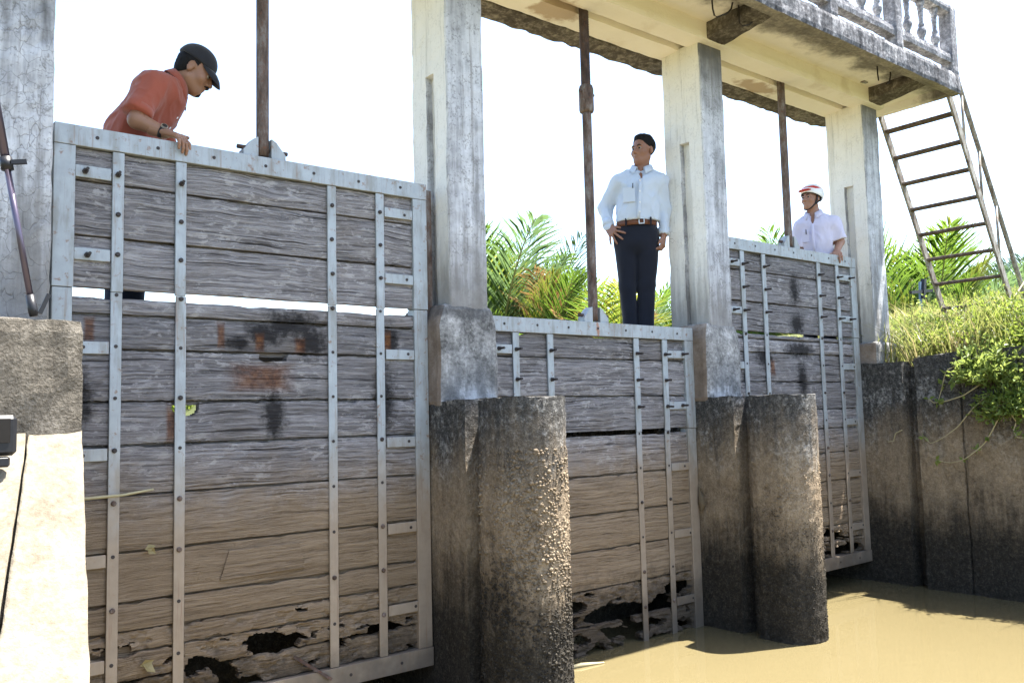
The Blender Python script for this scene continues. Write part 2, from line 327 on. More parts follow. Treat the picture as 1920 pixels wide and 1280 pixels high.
def deckmat():
    m = Mat('stained_deck_concrete'); P = m.xyz(m.pos); N = m.xyz(m.nrm); a = m.noise(4, 6, .65); b = m.noise(30, 5, .7); st = m.noise(1., 5, .6, stretch=(14, 14, 1.4))
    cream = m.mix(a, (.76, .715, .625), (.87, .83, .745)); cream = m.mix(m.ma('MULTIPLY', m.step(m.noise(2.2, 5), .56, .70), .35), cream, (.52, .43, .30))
    stain = m.ramp(m.ma('ADD', m.ma('MULTIPLY', a, .5), m.ma('MULTIPLY', b, .5)), [(.32, (.045, .04, .036)), (.5, (.17, .155, .135)), (.66, (.36, .33, .28))])
    yy = m.ma('ADD', P[1], m.ma('MULTIPLY', m.ma('SUBTRACT', m.noise(3, 5, .65), .5), .55))
    col = m.mix(m.ma('MULTIPLY', m.step(yy, -.28, -.46), .92), cream, stain)
    col = m.mix(m.ma('MULTIPLY', m.step(yy, .30, .42), .9), col, stain)
    patch = m.ma('MAXIMUM', m.blob((1.15, .12, 4.2), (.22, .2, .2), m.noise(8, 4), .4), m.blob((3.45, .2, 4.2), (.3, .12, .2), m.noise(8, 4), .4)); col = m.mix(m.ma('MULTIPLY', patch, .7), col, (.33, .21, .11))
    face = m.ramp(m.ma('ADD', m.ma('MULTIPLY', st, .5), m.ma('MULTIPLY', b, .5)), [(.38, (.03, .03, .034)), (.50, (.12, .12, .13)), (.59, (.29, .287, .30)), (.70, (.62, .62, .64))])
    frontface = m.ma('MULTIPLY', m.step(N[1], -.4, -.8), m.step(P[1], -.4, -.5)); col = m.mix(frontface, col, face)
    return m.done(col, .92, m.bump(m.ma('ADD', a, m.ma('MULTIPLY', b, .7)), .5, .012), spec=.15)
M_BR = None
def mottled(name, a_, b_, c_, s1=6, s2=40, bump=.6, dist=.012):
    m = Mat(name); a = m.noise(s1, 6, .65); b = m.noise(s2, 5, .7); st = m.noise(1., 5, .6, stretch=(16, 16, 1.6))
    f = m.ma('ADD', m.ma('ADD', m.ma('MULTIPLY', a, .35), m.ma('MULTIPLY', b, .4)), m.ma('MULTIPLY', st, .25))
    return m.done(m.ramp(f, [(.34, a_), (.5, b_), (.64, c_)]), .92, m.bump(m.ma('ADD', a, b), bump, dist), spec=.15)
def watermat():
    m = Mat('muddy_water'); n1 = m.noise(2.2, 4, .5, stretch=(1, 1, 1)); n2 = m.noise(.5, 3)
    col = m.mix(n2, (.104, .085, .043), (.124, .102, .053)); return m.done(col, .06, m.bump(m.ma('ADD', n1, m.ma('MULTIPLY', m.noise(9, 3, .5), .25)), .07, .03), spec=.5)
M_wood, M_steel, M_rust, M_white, M_pier, M_cap, M_deck, M_water = wood(), steel(), rust(), whitewash(), piermat(), capmat(), deckmat(), watermat()
M_dark_rust = rust('dark_threaded_steel', (.035, .025, .022), (.075, .052, .045), (.13, .10, .09))
M_ladder = rust('flaking_ladder_paint', (.09, .07, .06), (.25, .235, .20), (.40, .39, .36)); M_rung = rust('rusted_rung', (.045, .032, .03), (.10, .078, .07), (.17, .145, .135))
M_bolt = simple('dark_bolt_iron', (.035, .028, .026), .6, .4, 60); M_balu = mottled('blackened_balustrade', (.035, .035, .04), (.16, .16, .175), (.48, .48, .51))
M_block = mottled('rough_grey_concrete', (.038, .033, .027), (.125, .111, .091), (.26, .235, .197), 7, 60, 1., .03)
M_slope = mottled('pale_coping_concrete', (.085, .070, .050), (.155, .135, .103), (.225, .203, .163), 5, 45)
M_soil = mottled('grassy_bank_soil', (.025, .03, .012), (.05, .06, .02), (.09, .085, .035), 3, 20)
M_stain = mottled('black_stained_concrete', (.03, .026, .022), (.115, .10, .085), (.34, .31, .26), 3.5, 28, .8, .02)
M_walk = mottled('walkway_concrete', (.12, .11, .10), (.24, .225, .20), (.36, .34, .31))

# ================================================================== SETTING
P = 2.25                                  # bay spacing; gates lie in the plane y = 0, water surface at z = 0
def strip(name, xs, ys, zfun, mat, **kw):
    X, Y = np.meshgrid(xs, ys, indexing='ij'); Z = zfun(X, Y); V = np.stack([X, Y, Z], -1).reshape(-1, 3); n, k = X.shape
    idx = np.arange(n*k).reshape(n, k); F = np.stack([idx[:-1, :-1], idx[1:, :-1], idx[1:, 1:], idx[:-1, 1:]], -1).reshape(-1, 4)
    return props(obj(name, V, F.tolist(), mat, None, True), **kw)
def sst(x, a, b): t = np.clip((x-a)/(b-a), 0, 1); return t*t*(3-2*t)
def ground_z(X, Y):
    right = sst(X, 4.85, 5.0)*(1.62 + .30*sst(X, 4.9, 6.3) + .25*sst(X, 6, 10))
    edge = -2.6 - 4.5*sst(-Y, .9, 4.0) - 14*sst(Y, 1.0, 3.5)
    left = sst(-X, -edge, -edge+.5)*1.75
    fl = -1.6
    z = fl + np.maximum(right, left)/1.7*3.35
    return z + .10*(vnoise(np.stack([X, Y, X*0], -1), .9, 3)-.5)
xs = np.r_[-400, -120, -60, -40, np.arange(-30, -8, 1.), np.arange(-8, 4.5, .5), np.arange(4.5, 7.5, .1), np.arange(7.5, 20, .5), 24, 30, 45, 80, 160, 400]
ys = np.r_[-400, -120, -60, -30, np.arange(-20, -3, 1.), np.arange(-3, 4, .2), np.arange(4, 20, .8), 24, 30, 45, 80, 160, 400]
strip('ground', xs, ys, ground_z, M_soil, kind='structure')
strip('water', np.r_[-400, -60, -15, np.linspace(-8, 8, 33), 15, 60, 400], np.r_[-400, -60, -15, np.linspace(-8, 8, 33), 15, 60, 400], lambda X, Y: X*0, M_water, kind='structure')

# ------------------------------------------------------------------ concrete columns and piers
W_P = .385
def column_profile(x0):
    a, b, yf, yb = x0+.072, x0+.335, -.105, .262; c = .008
    base = [(a+c, yf), (b-c, yf), (b, yf+c), (b, .02), (b, .02), (b, .107), (b, .107), (b, yb-c), (b-c, yb), (a+c, yb), (a, yb-c), (a, .107), (a, .107), (a, .02), (a, .02), (a, yf+c)]
    notch = [(0, 0)]*16; notch = np.zeros((16, 2)); notch[[4, 5], 0] = -.045; notch[[12, 13], 0] = .045
    base = np.array(base); 
    def at(z):
        q = base + notch*(1. if z < 3.485 else 0.)
        out = []
        for i in range(16):
            p0, p1 = q[i], q[(i+1) % 16]; k = 1 if i in (3, 5, 11, 13) else max(1, int(round(np.linalg.norm(base[(i+1) % 16]-base[i])/.035)))
            if i in (3, 5, 11, 13): out.append(p0)
            else: out += [p0+(p1-p0)*t/k for t in range(k)]
        return np.array(out)
    return at
def column(parent, x0, z0=2.06, z1=4.215, seed=0):
    zs = np.r_[np.arange(z0, 3.46, .04), 3.484, 3.486, np.arange(3.53, z1-.01, .04), z1]
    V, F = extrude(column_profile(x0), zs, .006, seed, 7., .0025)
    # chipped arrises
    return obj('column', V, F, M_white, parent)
def pier_profile(x0):
    r = W_P/2; a, b = x0, x0+W_P
    left = [(a, 1.15), (a, .12), (a, -.325), (a+.13, -.335), (a+.13, -.430), (a-.004, -.452), (a-.014, -.50), (a-.010, -.6)]
    r2 = r+.010; arc = [(x0+r-r2*math.cos(t), -.6-r2*math.sin(t)) for t in np.linspace(0, math.pi, 20)[1:-1]]
    right = [(b-(x-a), y) for x, y in left[::-1]]
    pts = resample(left+arc+right, .032); return lambda z: pts
def pebbles(parent, x0, n, z0, z1, size, seed, mat, sub):
    g = np.random.default_rng(seed); bm = bmesh.new(); bmesh.ops.create_icosphere(bm, subdivisions=sub, radius=1); bm.verts.index_update()
    IV = np.array([v.co[:] for v in bm.verts]); IF = np.array([[v.index for v in f.verts] for f in bm.faces]); bm.free()
    r = W_P/2; L = .15; tot = math.pi*r+2*L; V, F, k = [], [], 0
    while k < n:
        s = g.uniform(0, tot); z = g.uniform(z0, z1)
        if s < L: p, nr = (x0, -.447-s), (-1, 0)
        elif s < L+math.pi*r: t = (s-L)/r; nr = (-math.cos(t), -math.sin(t)); p = (x0+r+r*nr[0], -.6+r*nr[1])
        else: p, nr = (x0+W_P, -.6+(s-L-math.pi*r)), (1, 0)
        dens = .30 + .9*float(vnoise(np.array([[p[0]*3, p[1]*3, z*2.2]]), 1.7, seed)[0]) - .5*max(0, (z-(z1-.28))/.28) + (.25 if nr[0] > .2 else 0)
        if g.uniform() > dens: continue
        sc = size*g.uniform(.35, 1.05)**1.3*(1.25 if g.uniform() > .12 else 1.8)*np.array([g.uniform(.8, 1.3), g.uniform(.5, .8), g.uniform(.7, 1.1)])
        q = IV*sc; th = g.uniform(-.6, .6); q = np.c_[q[:, 0]*math.cos(th)-q[:, 2]*math.sin(th), q[:, 1], q[:, 0]*math.sin(th)+q[:, 2]*math.cos(th)]
        w = np.c_[q[:, 0]*(-nr[1])+q[:, 1]*nr[0], q[:, 0]*nr[0]+q[:, 1]*nr[1], q[:, 2]] + np.array([p[0]+nr[0]*(.0105+sc[1]*.10), p[1]+nr[1]*(.0105+sc[1]*.10), z])
        V.append(w); F.append(IF+k*len(IV)); k += 1
    return props(obj('exposed_pebbles', np.concatenate(V), np.concatenate(F).tolist(), mat, parent, True), kind='stuff')
M_pebble = piermat('tidal_pebbles', .12)
for i, lab in ((0, 'concrete pier with pebbled round nose between the large near gate and the lowered gate'), (1, 'concrete pier with dark round nose between the lowered gate and the far gate')):
    x0 = i*P; t = thing('concrete_pier', (x0+W_P/2, 0, 0), lab, 'pier', 'piers between the gates')
    V, F = extrude(pier_profile(x0), np.r_[-1.5, -.5, np.arange(-.04, 1.585, .035), 1.59], .007, 40+i, 6., .003)
    k = V[:, 2] > 1.57; V[k, 2] += (fbm(V[k], 12, 9+i)-.5)*.035
    obj('pier_body', V, F, M_pier, t)
    V, F = rough_box((x0-.008, -.118, 1.56), (x0+W_P+.008, .32, 2.125), .03, .007, .02, 60+i)
    k = V[:, 2] > 2.0; s = np.clip((V[:, 2]-2.0)/.12, 0, 1)**1.5; cx = x0+W_P/2+.01
    V[:, 0] = np.where(k, cx+(V[:, 0]-cx)*(1-.20*s), V[:, 0]); V[:, 1] = np.where(k & (V[:, 1] < 0), V[:, 1]+.012*s, V[:, 1])
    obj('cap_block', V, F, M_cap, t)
    column(t, x0, seed=70+i)
    if i == 0: pebbles(t, x0, 7000, .02, 1.34, .0070, 5, M_pebble, 1)
    else: pebbles(t, x0, 3000, .0, 1.15, .0048, 6, M_pebble, 1)
# left abutment: column, block and the splayed coping that runs down to the water
t = thing('left_abutment', (-2.05, 0, 0), 'concrete abutment at the left edge with crazed column and sunlit sloping coping', 'abutment')
t.name = 'concrete_abutment'; WL[t.name] = np.array((-2.05, 0, 0))
column(t, -P, 1.80, seed=81)
V, F = rough_box((-4.2, -.80, -1.2), (-1.925, 1.15, 1.872), .05, .010, .02, 82, 12.); obj('wall_block', V, F, M_block, t)
def coping(xa0, xb0, xa1, xb1, seed):
    n, k = 46, 18; V, F = [], []
    for i in range(n+1):
        s = i/n; y = -.795-1.9*s; zt = 1.487-1.62*s
        for j in range(k+1):
            q = j/k; V.append((xa0+(xa1-xa0)*s + q*((xb0+(xb1-xb0)*s)-(xa0+(xa1-xa0)*s)), y, zt))
    top = len(V); V = np.array(V); V[:, 2] += (fbm(V, 9, seed)-.5)*.018; V[:, 0] += (fbm(V, 25, seed+3)-.5)*.012; B = V.copy(); B[:, 2] = -1.4
    V = np.concatenate([V, B]); I = np.arange(top).reshape(n+1, k+1)
    for i in range(n):
        for j in range(k): F.append((I[i, j], I[i+1, j], I[i+1, j+1], I[i, j+1]))
    ring = list(I[:, 0]) + list(I[-1, 1:]) + list(I[::-1, -1][1:]) + list(I[0, ::-1][1:-1])
    for a, b in zip(ring, ring[1:]+ring[:1]): F.append((b, a, a+top, b+top))
    return V, F
obj('coping_slab', *coping(-2.088, -1.93, -2.575, -2.253, 5), M_slope, t, True); obj('coping_slab', *coping(-4.2, -2.098, -6.2, -2.587, 9), M_slope, t, True)
# right abutment wall with its column
t = thing('abutment_wall', (4.7, 0, 0), 'dark stained concrete wall with vertical groove and joint at the right bank', 'wall')
pw = resample([(4.5, 1.15), (4.5, -.36), (4.63, -.372), (4.63, -.462), (4.49, -.478), (4.5, -.826), (4.522, -.83), (4.522, -.842), (4.5, -.846), (4.5, -7.), (4.95, -7.), (4.95, 1.15)], .04)
V, F = extrude(lambda z: pw, np.r_[-1.5, -.4, np.arange(-.04, 1.86, .04), 1.87], .008, 90, 5., .004)
k = V[:, 2] > 1.84; V[k, 2] += .055*sst(-V[k, 1], .3, .9)+(fbm(V[k], 9, 4)-.5)*.04
obj('wall', V, F, M_pier, t)
column(t, 2*P, 1.95, seed=92)
V, F = rough_box((4.53, -.135, 1.83), (4.90, .30, 2.06), .03, .010, .025, 93); obj('plinth', V, F, M_cap, t)
# walkway behind the gates on which the men stand
V, F = rough_box((-2.6, .20, 1.74), (4.95, 1.05, 1.92), .09, .004, .01, 97); t = thing('walkway', (1.2, .6, 1.74), 'concrete walkway slab behind the gates under the feet of the three men', 'walkway'); obj('slab', V, F, M_walk, t)
for i in range(3): obj('dark_backing', *rough_box((i*P-P+W_P-.02, .55, -1.5), (i*P+.02, .72, 1.45), .06, .006, .015, 150+i), M_pier, t)  # added backing walls that keep the holes and gaps in the gates dark

# ------------------------------------------------------------------ operating deck
t = thing('operating_deck', (1.4, 0, 4.2), 'stained concrete operating deck with balustrade carried on the columns overhead', 'deck')
DX0, DX1 = -2.7, 5.27
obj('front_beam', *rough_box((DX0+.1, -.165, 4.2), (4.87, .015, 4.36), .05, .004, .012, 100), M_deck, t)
V, F = rough_box((DX0, .298, 4.195), (4.90, .50, 4.335), .035, .010, .02, 105, 10.); k = (V[:, 1] > .40); V[k, 1] += .10*(fbm(V[k]*[1, 0, 0], 3.1, 8)-.5); V[k, 2] += .05*(fbm(V[k], 5., 18)-.5); obj('rear_edge', V, F, M_stain, t)
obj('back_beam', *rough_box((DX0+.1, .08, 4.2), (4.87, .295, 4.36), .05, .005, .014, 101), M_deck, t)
V, F = rough_box((DX0, -.60, 4.34), (DX1-.07, .60, 4.435), .05, .005, .012, 102)
k = V[:, 1] > .5; V[k, 1] -= .09*(fbm(V[k]*[1, 0, 1], 2.2, 8)) ; k = (V[:, 1] > .3) & (V[:, 2] < 4.36); V[k, 2] += (fbm(V[k], 9, 5)-.65)*.06
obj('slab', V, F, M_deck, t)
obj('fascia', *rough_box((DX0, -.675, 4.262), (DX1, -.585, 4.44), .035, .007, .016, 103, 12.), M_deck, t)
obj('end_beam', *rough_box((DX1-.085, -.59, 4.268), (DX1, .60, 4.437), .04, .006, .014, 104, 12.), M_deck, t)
for i in range(-1, 3):
    x = i*P+.095; V, F = rough_box((x, -.60, 4.205), (x+.215, -.10, 4.35), .035, .006, .014, 110+i, 12.)
    k = V[:, 2] < 4.30; s = np.clip((-.10-V[:, 1])/.5, 0, 1); V[:, 2] = np.where(k, V[:, 2]+.07*s*(4.35-V[:, 2])/.145, V[:, 2]); obj('bracket', V, F, M_stain, t)
bal = obj('balustrade', *rough_box((-1.6, -.655, 4.533), (DX1-.05, -.565, 4.618), .045, .005, .012, 120, 12.), M_balu, t)
obj('top_rail', *rough_box((-1.6, -.665, 5.0), (DX1+.01, -.555, 5.072), .045, .005, .014, 121, 12.), M_balu, bal)
bp = [(.036, 0), (.036, .02), (.020, .04), (.020, .055), (.034, .085), (.040, .11), (.034, .135), (.022, .155), (.026, .165), (.026, .175), (.018, .19), (.019, .235), (.024, .29), (.020, .30), (.028, .315), (.028, .325), (.022, .335), (.036, .36), (.036, .39)]
bme = None
for i in range(-3, 5):
    xp = DX1-.055-(4-i)*.985
    if xp < -1.7: continue
    obj('post', *rough_box((xp-.055, -.668, 4.43), (xp+.055, -.553, 5.02 if i < 4 else 5.075), .035, .005, .012, 130+i, 12.), M_balu, bal)
    if i < 4:
        for k in range(1, 4):
            c = (xp+k*.246, -.61, 4.612)
            if bme is None: o = obj('baluster', *lathe(bp, c, 14), M_balu, bal, True); bme = o.data; bref = np.array(c)
            else:
                o = bpy.data.objects.new('baluster', bme); COL.objects.link(o); o.parent = bal; o.location = np.array(c)-bref; o.rotation_euler = (0, 0, 0)
M_iron = simple('rebar_iron', (.03, .025, .023), .7, .4, 50)
for a in [[(2.25, -.3, 4.43), (2.255, -.3, 4.36), (2.27, -.3, 4.315), (2.30, -.3, 4.31), (2.42, -.3, 4.37), (2.47, -.3, 4.42), (2.50, -.3, 4.5)], [(2.56, -.3, 4.335), (2.60, -.3, 4.325), (2.68, -.3, 4.355), (2.73, -.3, 4.395), (2.74, -.3, 4.46)], [(4.52, -.3, 4.40), (4.53, -.3, 4.345), (4.57, -.3, 4.325), (4.66, -.3, 4.345), (4.72, -.3, 4.375), (4.745, -.3, 4.45)]]:
    a = [CAM+(np.array(p)-CAM)*.955 for p in a]; a = [a[0]+np.array((0, 0, max(0, 4.35-a[0][2])))]+a+[a[-1]+np.array((0, 0, max(0, 4.35-a[-1][2])))]
    obj('rebar_hook', *tube(a, .006, 8), M_iron, t, True)
obj('broken_ledge', *rough_box((4.40, -.24, 4.325), (4.47, -.20, 4.37), .02, .012, .01, 141, 30.), M_cap, t)

# ------------------------------------------------------------------ gates
bm_head = mesh_of('bolt', *lathe([(.011, 0), (.011, .006), (.007, .010)], (0, 0, 0), 8, 1), M_bolt)
bm_stud = mesh_of('bolt', *join([lathe([(.013, 0), (.013, .012)], (0, 0, 0), 6, 1), lathe([(.007, .0), (.007, .055)], (0, 0, 0), 8, 1)]), M_bolt)
bm_hole = mesh_of('bolt', *lathe([(.0085, 0), (.0085, .0015)], (0, 0, 0), 8, 1), M_bolt)
bm_rusty = mesh_of('bolt', *lathe([(.012, 0), (.012, .005), (.008, .009)], (0, 0, 0), 8, 1), M_rust)
def plank(parent, xa, xb, za, zb, seed, lap=True, holes=None, y0=.013, rot=0.):
    """one weathered board; rot>0 eats ragged holes into it"""
    if rot > 0 or holes: nx, nz = 320, max(8, int((zb-za)/.0065))
    else: nx, nz = 44, 4
    X, Z = np.meshgrid(np.linspace(xa, xb, nx+1), np.linspace(0, 1, nz+1), indexing='ij')
    Q = np.stack([X, X*0, X*0+seed*3.1], -1)
    top = zb - .002 - .008*fbm(Q, 4., seed)*1.0 - (.012*np.maximum(0, fbm(Q, 17, seed+2)-.55)*4); bot = za + .002 + .007*fbm(Q, 5., seed+5)
    Zw = bot+(top-bot)*Z; Pn = np.stack([X, X*0, Zw], -1)
    off = .007*(vnoise(np.array([[seed*1.7, 0, 0]]), 3.3, 2)[0]-.5)*2
    Yw = y0+off+.006*(fbm(Pn*[1, 1, 5], 3., seed+9)-.5)*2 + .004*(np.abs(Z*2-1)**6)
    keep = np.ones((nx, nz), bool)
    Xc = (X[:-1, :-1]+X[1:, 1:])/2; Zc = (Zw[:-1, :-1]+Zw[1:, 1:])/2
    if rot > 0:
        n = fbm(np.stack([Xc*1.0, Xc*0, Zc*2.3], -1), 7., seed+31, 4); lowb = 1-(Zc-za)/(zb-za); n2 = vnoise(np.stack([Xc, Xc*0, Zc*2], -1), 2.1, seed+7)
        keep = n + .16*(1-lowb) + .25*(n2-.5) > rot
        d = fbm(np.stack([X, X*0, Zw*2], -1), 16., seed+33, 4); Yw = Yw + .022*np.maximum(0, .52-d)*4*min(1, rot*2)
    for (hx, hz, rx, rz, pw_) in (holes or []):
        d = (np.abs((Xc-hx)/rx)**pw_+np.abs((Zc-hz)/rz)**pw_) + .5*(fbm(np.stack([Xc, Xc*0, Zc], -1), 28, seed)-.5); keep &= d > 1
    if nx > 100: X = X+.006*(vnoise(Pn, 70, seed)-.5); Zw = Zw+.006*(vnoise(Pn, 75, seed+1)-.5)
    Vf = np.stack([X, Yw, Zw], -1).reshape(-1, 3); Vb = Vf.copy(); Vb[:, 1] = .062
    I = np.arange(len(Vf)).reshape(nx+1, nz+1); nF = len(Vf); F = []
    cells = np.argwhere(keep)
    for i, j in cells:
        a, b, c, d = I[i, j], I[i+1, j], I[i+1, j+1], I[i, j+1]; F += [(a, b, c, d), (d+nF, c+nF, b+nF, a+nF)]
        for (di, dj, p, q) in ((0, -1, a, b), (1, 0, b, c), (0, 1, c, d), (-1, 0, d, a)):
            u, v = i+di, j+dj
            if not (0 <= u < nx and 0 <= v < nz and keep[u, v]): F.append((q, p, p+nF, q+nF))
    V = np.concatenate([Vf, Vb]); used = np.unique(np.concatenate([np.array(f) for f in F])); mp = -np.ones(len(V), int); mp[used] = np.arange(len(used))
    V = V[used]; F = [[mp[i] for i in f] for f in F]
    if lap:
        V, F = join([(V, F), box((xa+.01, .045, za-.018), (xb-.01, .061, za+.02))])
    return obj('plank', V, F, M_wood, parent)
def flat(parent, name, xa, xb, za, zb, y0, y1, c=.002, mat=None): return obj(name, *cbox((xa, y0, za), (xb, y1, zb), c), mat or M_steel, parent)
ZT, H, GW = 2.81, 2.64, 1.885
JU = [2.722, 2.572, 2.33, 2.10]; JL = [[2.068, 1.99, 1.835, 1.605, 1.413, 1.195, .951, .734, .61, .519, .40, .27], [2.078, 1.82, 1.578, 1.354, 1.113, .893, .70, .50, .27], [2.085, 2.045, 1.94, 1.712, 1.486, 1.325, 1.124, .89, .678, .524, .40, .27]]
def gate(i, lab):
    xr = i*P-.008; xl = xr-GW; dz = -.72 if i == 1 else 0.; T = ZT+dz
    t = thing('sluice_gate', ((xl+xr)/2, .03, T-H), lab, 'sluice gate', 'timber sluice gates in steel frames')
    # boards
    for lst, off in ((JU, 0), (JL[i], 20)):
        for k, (zb, za) in enumerate(zip(lst, lst[1:])):
            sd_ = i*100+off+k; rot_, hol = 0, None; lap = not (off == 0 and k == len(lst)-2)
            if off == 20:
                n = len(lst)-1
                if k >= n-1: rot_ = .535
                elif k == n-2: rot_ = .49 if i != 1 else .36
                elif k == n-3 and i == 0: rot_ = .36
                if i == 1: rot_ = {4: .46, 5: .60, 6: .60, 7: .6}.get(k, 0); hol = [(1.36, .225, .24, .055, 2.2), (1.05, .30, .10, .04, 2.)] if k == 4 else None
                if i == 0 and k == 2: hol = [(-.905, 1.83, .072, .036, 6), (-1.10, 1.84, .16, .012, 2)]
                if i == 0 and k == 3: hol = [(-1.325, 1.585, .065, .05, 2)]
                if rot_ > .4: lap = False
            plank(t, xl+.03, xr-.03, za+dz, zb+dz, sd_, lap, hol, rot=rot_)
    # steel frame
    flat(t, 'top_rail', xl, xr, T-.09, T, -.006, .075); flat(t, 'bottom_rail', xl, xr, T-H, T-H+.098, -.006, .075)
    for s_, (a, b) in enumerate(((xl, xl+.085), (xr-.09, xr))):
        flat(t, 'stile', a, b, T-.712, T-.0915, -.004, .07); flat(t, 'stile', a+.002, b-.003, T-H+.0995, T-.7145, -.0015, .07)
    obj('guide_bar', *box((xl-.055, .032, T-H+.03), (xl-.0005, .064, T-.02)), M_rust, t) if i != 0 else None
    obj('guide_bar', *box((xr+.0005, .032, T-H+.03), (xr+.055, .064, T-.02)), M_rust, t) if i != 2 else None
    sx = [xr-1.624, xr-1.350, xr-.582, xr-.297]
    for q, x in enumerate(sx):
        w = .0245; flat(t, 'strap', x-w, x+w, T-.722, T-.0915, -.001, .012); jx = random.uniform(-.004, .004)
        flat(t, 'strap', x-w+.001+jx, x+w+jx, T-H+.0995, T-.7235, .0015, .0115)
        for k in range(3):
            kind = bm_stud if (i > 0 or q < 2 and k == 0) else bm_head
            inst('bolt', kind, t, (x+random.uniform(-.003, .003), -.0012, T-.195-.18*k), (random.uniform(-.06, .06), 0, random.uniform(-.12, .12)))
        for k in range(8):
            kind = random.choice([bm_hole, bm_hole, bm_head]) if k < 4 else random.choice([bm_hole, bm_rusty, bm_rusty])
            inst('bolt', kind, t, (x+jx, .0012, T-.735-.2275*k))
    zc = [T-.195, T-.558, T-.975, T-1.43, T-1.885, T-2.32]
    for k, z in enumerate(zc):
        for (a, b, bx) in ((xl+.0855, sx[0]-.0295, xl+.13), (sx[3]+.0295, xr-.0905, xr-.125)):
            zj = z+random.uniform(-.012, .012); flat(t, 'cross_strap', a, b, zj-.027, zj+.027, .0005, .0115)
            inst('bolt', bm_stud if k < 2 and (i > 0 or a < xl+.2) else bm_hole, t, (bx+random.uniform(-.02, .02), .0003, zj+random.uniform(-.005, .005)))
    for k in range(7): inst('bolt', bm_hole, t, (xl+.17+k*(GW-.34)/6, -.0062, T-.043+random.uniform(-.003, .003)))
    for k in range(6): inst('bolt', bm_hole, t, (xl+.2+k*(GW-.4)/5, -.0062, T-H+.05))
    # lifting lugs and pin
    xm = (xl+xr)/2
    for s_, x in ((-1, xm-.034), (1, xm+.034)):
        prof = [(0, 0), (s_*.075, 0), (s_*.075, .028), (s_*.028, .085), (s_*.004, .10), (0, .10)]
        pts = [(x+a, .004, T-.001+b) for a, b in prof]+[(x+a, .066, T-.001+b) for a, b in prof]; n = 6
        Fq = [list(range(n)), list(range(2*n-1, n-1, -1))]+[(k, k+n, (k+1) % n+n, (k+1) % n) for k in range(n)]
        obj('lug', pts, Fq, M_steel, t)
    obj('pin', *tube([(xm-.13, .035, T+.045), (xm+.13, .035, T+.045)], .011, 10), M_dark_rust, t, True)
    return t
gate(0, 'large near timber gate at the left with rust patch and black mould')
t = bpy.data.objects['sluice_gate']
pc = [(-1.165, .775), (-.745, .782), (-.775, .905), (-1.125, .905)]; V = [(x, y, z) for y in (.004, .03) for x, z in pc]; obj('patch_piece', V, [(0, 1, 2, 3), (7, 6, 5, 4), (0, 4, 5, 1), (1, 5, 6, 2), (2, 6, 7, 3), (3, 7, 4, 0)], M_wood, t)
gate(1, 'lowered timber sluice gate standing in the water between the two round-nosed piers')
gate(2, 'farthest raised timber sluice gate with dark vertical stain beside the ladder end')
for i, lab in ((0, 'rusty lifting rod rising from the large near gate'), (1, 'rusty lifting rod with threaded dark upper length and coupling above the lowered gate'), (2, 'rusty lifting rod of the farthest gate beside the man in the helmet')):
    xm = i*P-.008-GW/2; T = ZT-.72 if i == 1 else ZT; t = thing('lifting_rod', (xm, .035, T+.01), lab, 'rod', 'lifting rods of the gates')
    zj = 3.52 if i == 1 else 4.6
    n = 30; o = obj('shaft', *tube([(xm, .035, T+.012+(zj-T-.012)*k/n) for k in range(n+1)], .0315, 14), M_rust, t, True)
    if i == 1:
        obj('coupling', *lathe([(.034, 3.50), (.046, 3.505), (.05, 3.52), (.05, 3.66), (.044, 3.685), (.036, 3.69)], (xm, .035, 0), 16), M_rust, t, True)
        obj('set_screw', *tube([(xm-.066, .03, 3.64), (xm+.066, .03, 3.632)], .009, 8), M_dark_rust, t, True)
        pr_ = []; z = 3.69
        while z < 4.62: pr_ += [(.034, z), (.030, z+.006)]; z += .012
        obj('threaded_section', *lathe(pr_, (xm, .035, 0), 14), M_dark_rust, t, True)

# ------------------------------------------------------------------ ladder
t = thing('access_ladder', (6.4, -.24, 2.1), 'rusty steel access ladder with handrail leaning from the deck end to the right bank', 'ladder')
lx = lambda z: 5.345+(4.138-z)*.5607
for yv in (.085, -.566): obj('stringer', *beam((lx(4.36), yv, 4.36), (lx(2.12), yv, 2.12), .022, .075, (1, 0, .5)), M_ladder, t)
for k in range(9):
    z = 4.138-.2383*k; V, F = cbox((lx(z)-.045, -.554, z-.012), (lx(z)+.045, .073, z+.012), .003); obj('rung', V, F, M_rung, t)
hz = lambda x: 4.39+(x-5.50)*(2.63-4.39)/(6.55-5.50)
obj('handrail', *tube([(5.27, -.60, 4.82), (5.36, -.575, 4.63), (5.42, -.566, hz(5.42)), (5.6, -.566, hz(5.6)), (6.5, -.566, hz(6.5)), (6.57, -.566, 2.56), (6.62, -.566, 2.44), (6.63, -.566, 2.2)], .022, 12), M_ladder, t, True)
for x in (5.515, 5.80, 6.09): obj('rail_post', *tube([(x, -.566, hz(x)), (x, -.566, 4.138-(x-5.345)/.5607)], .013, 8), M_ladder, t, True)

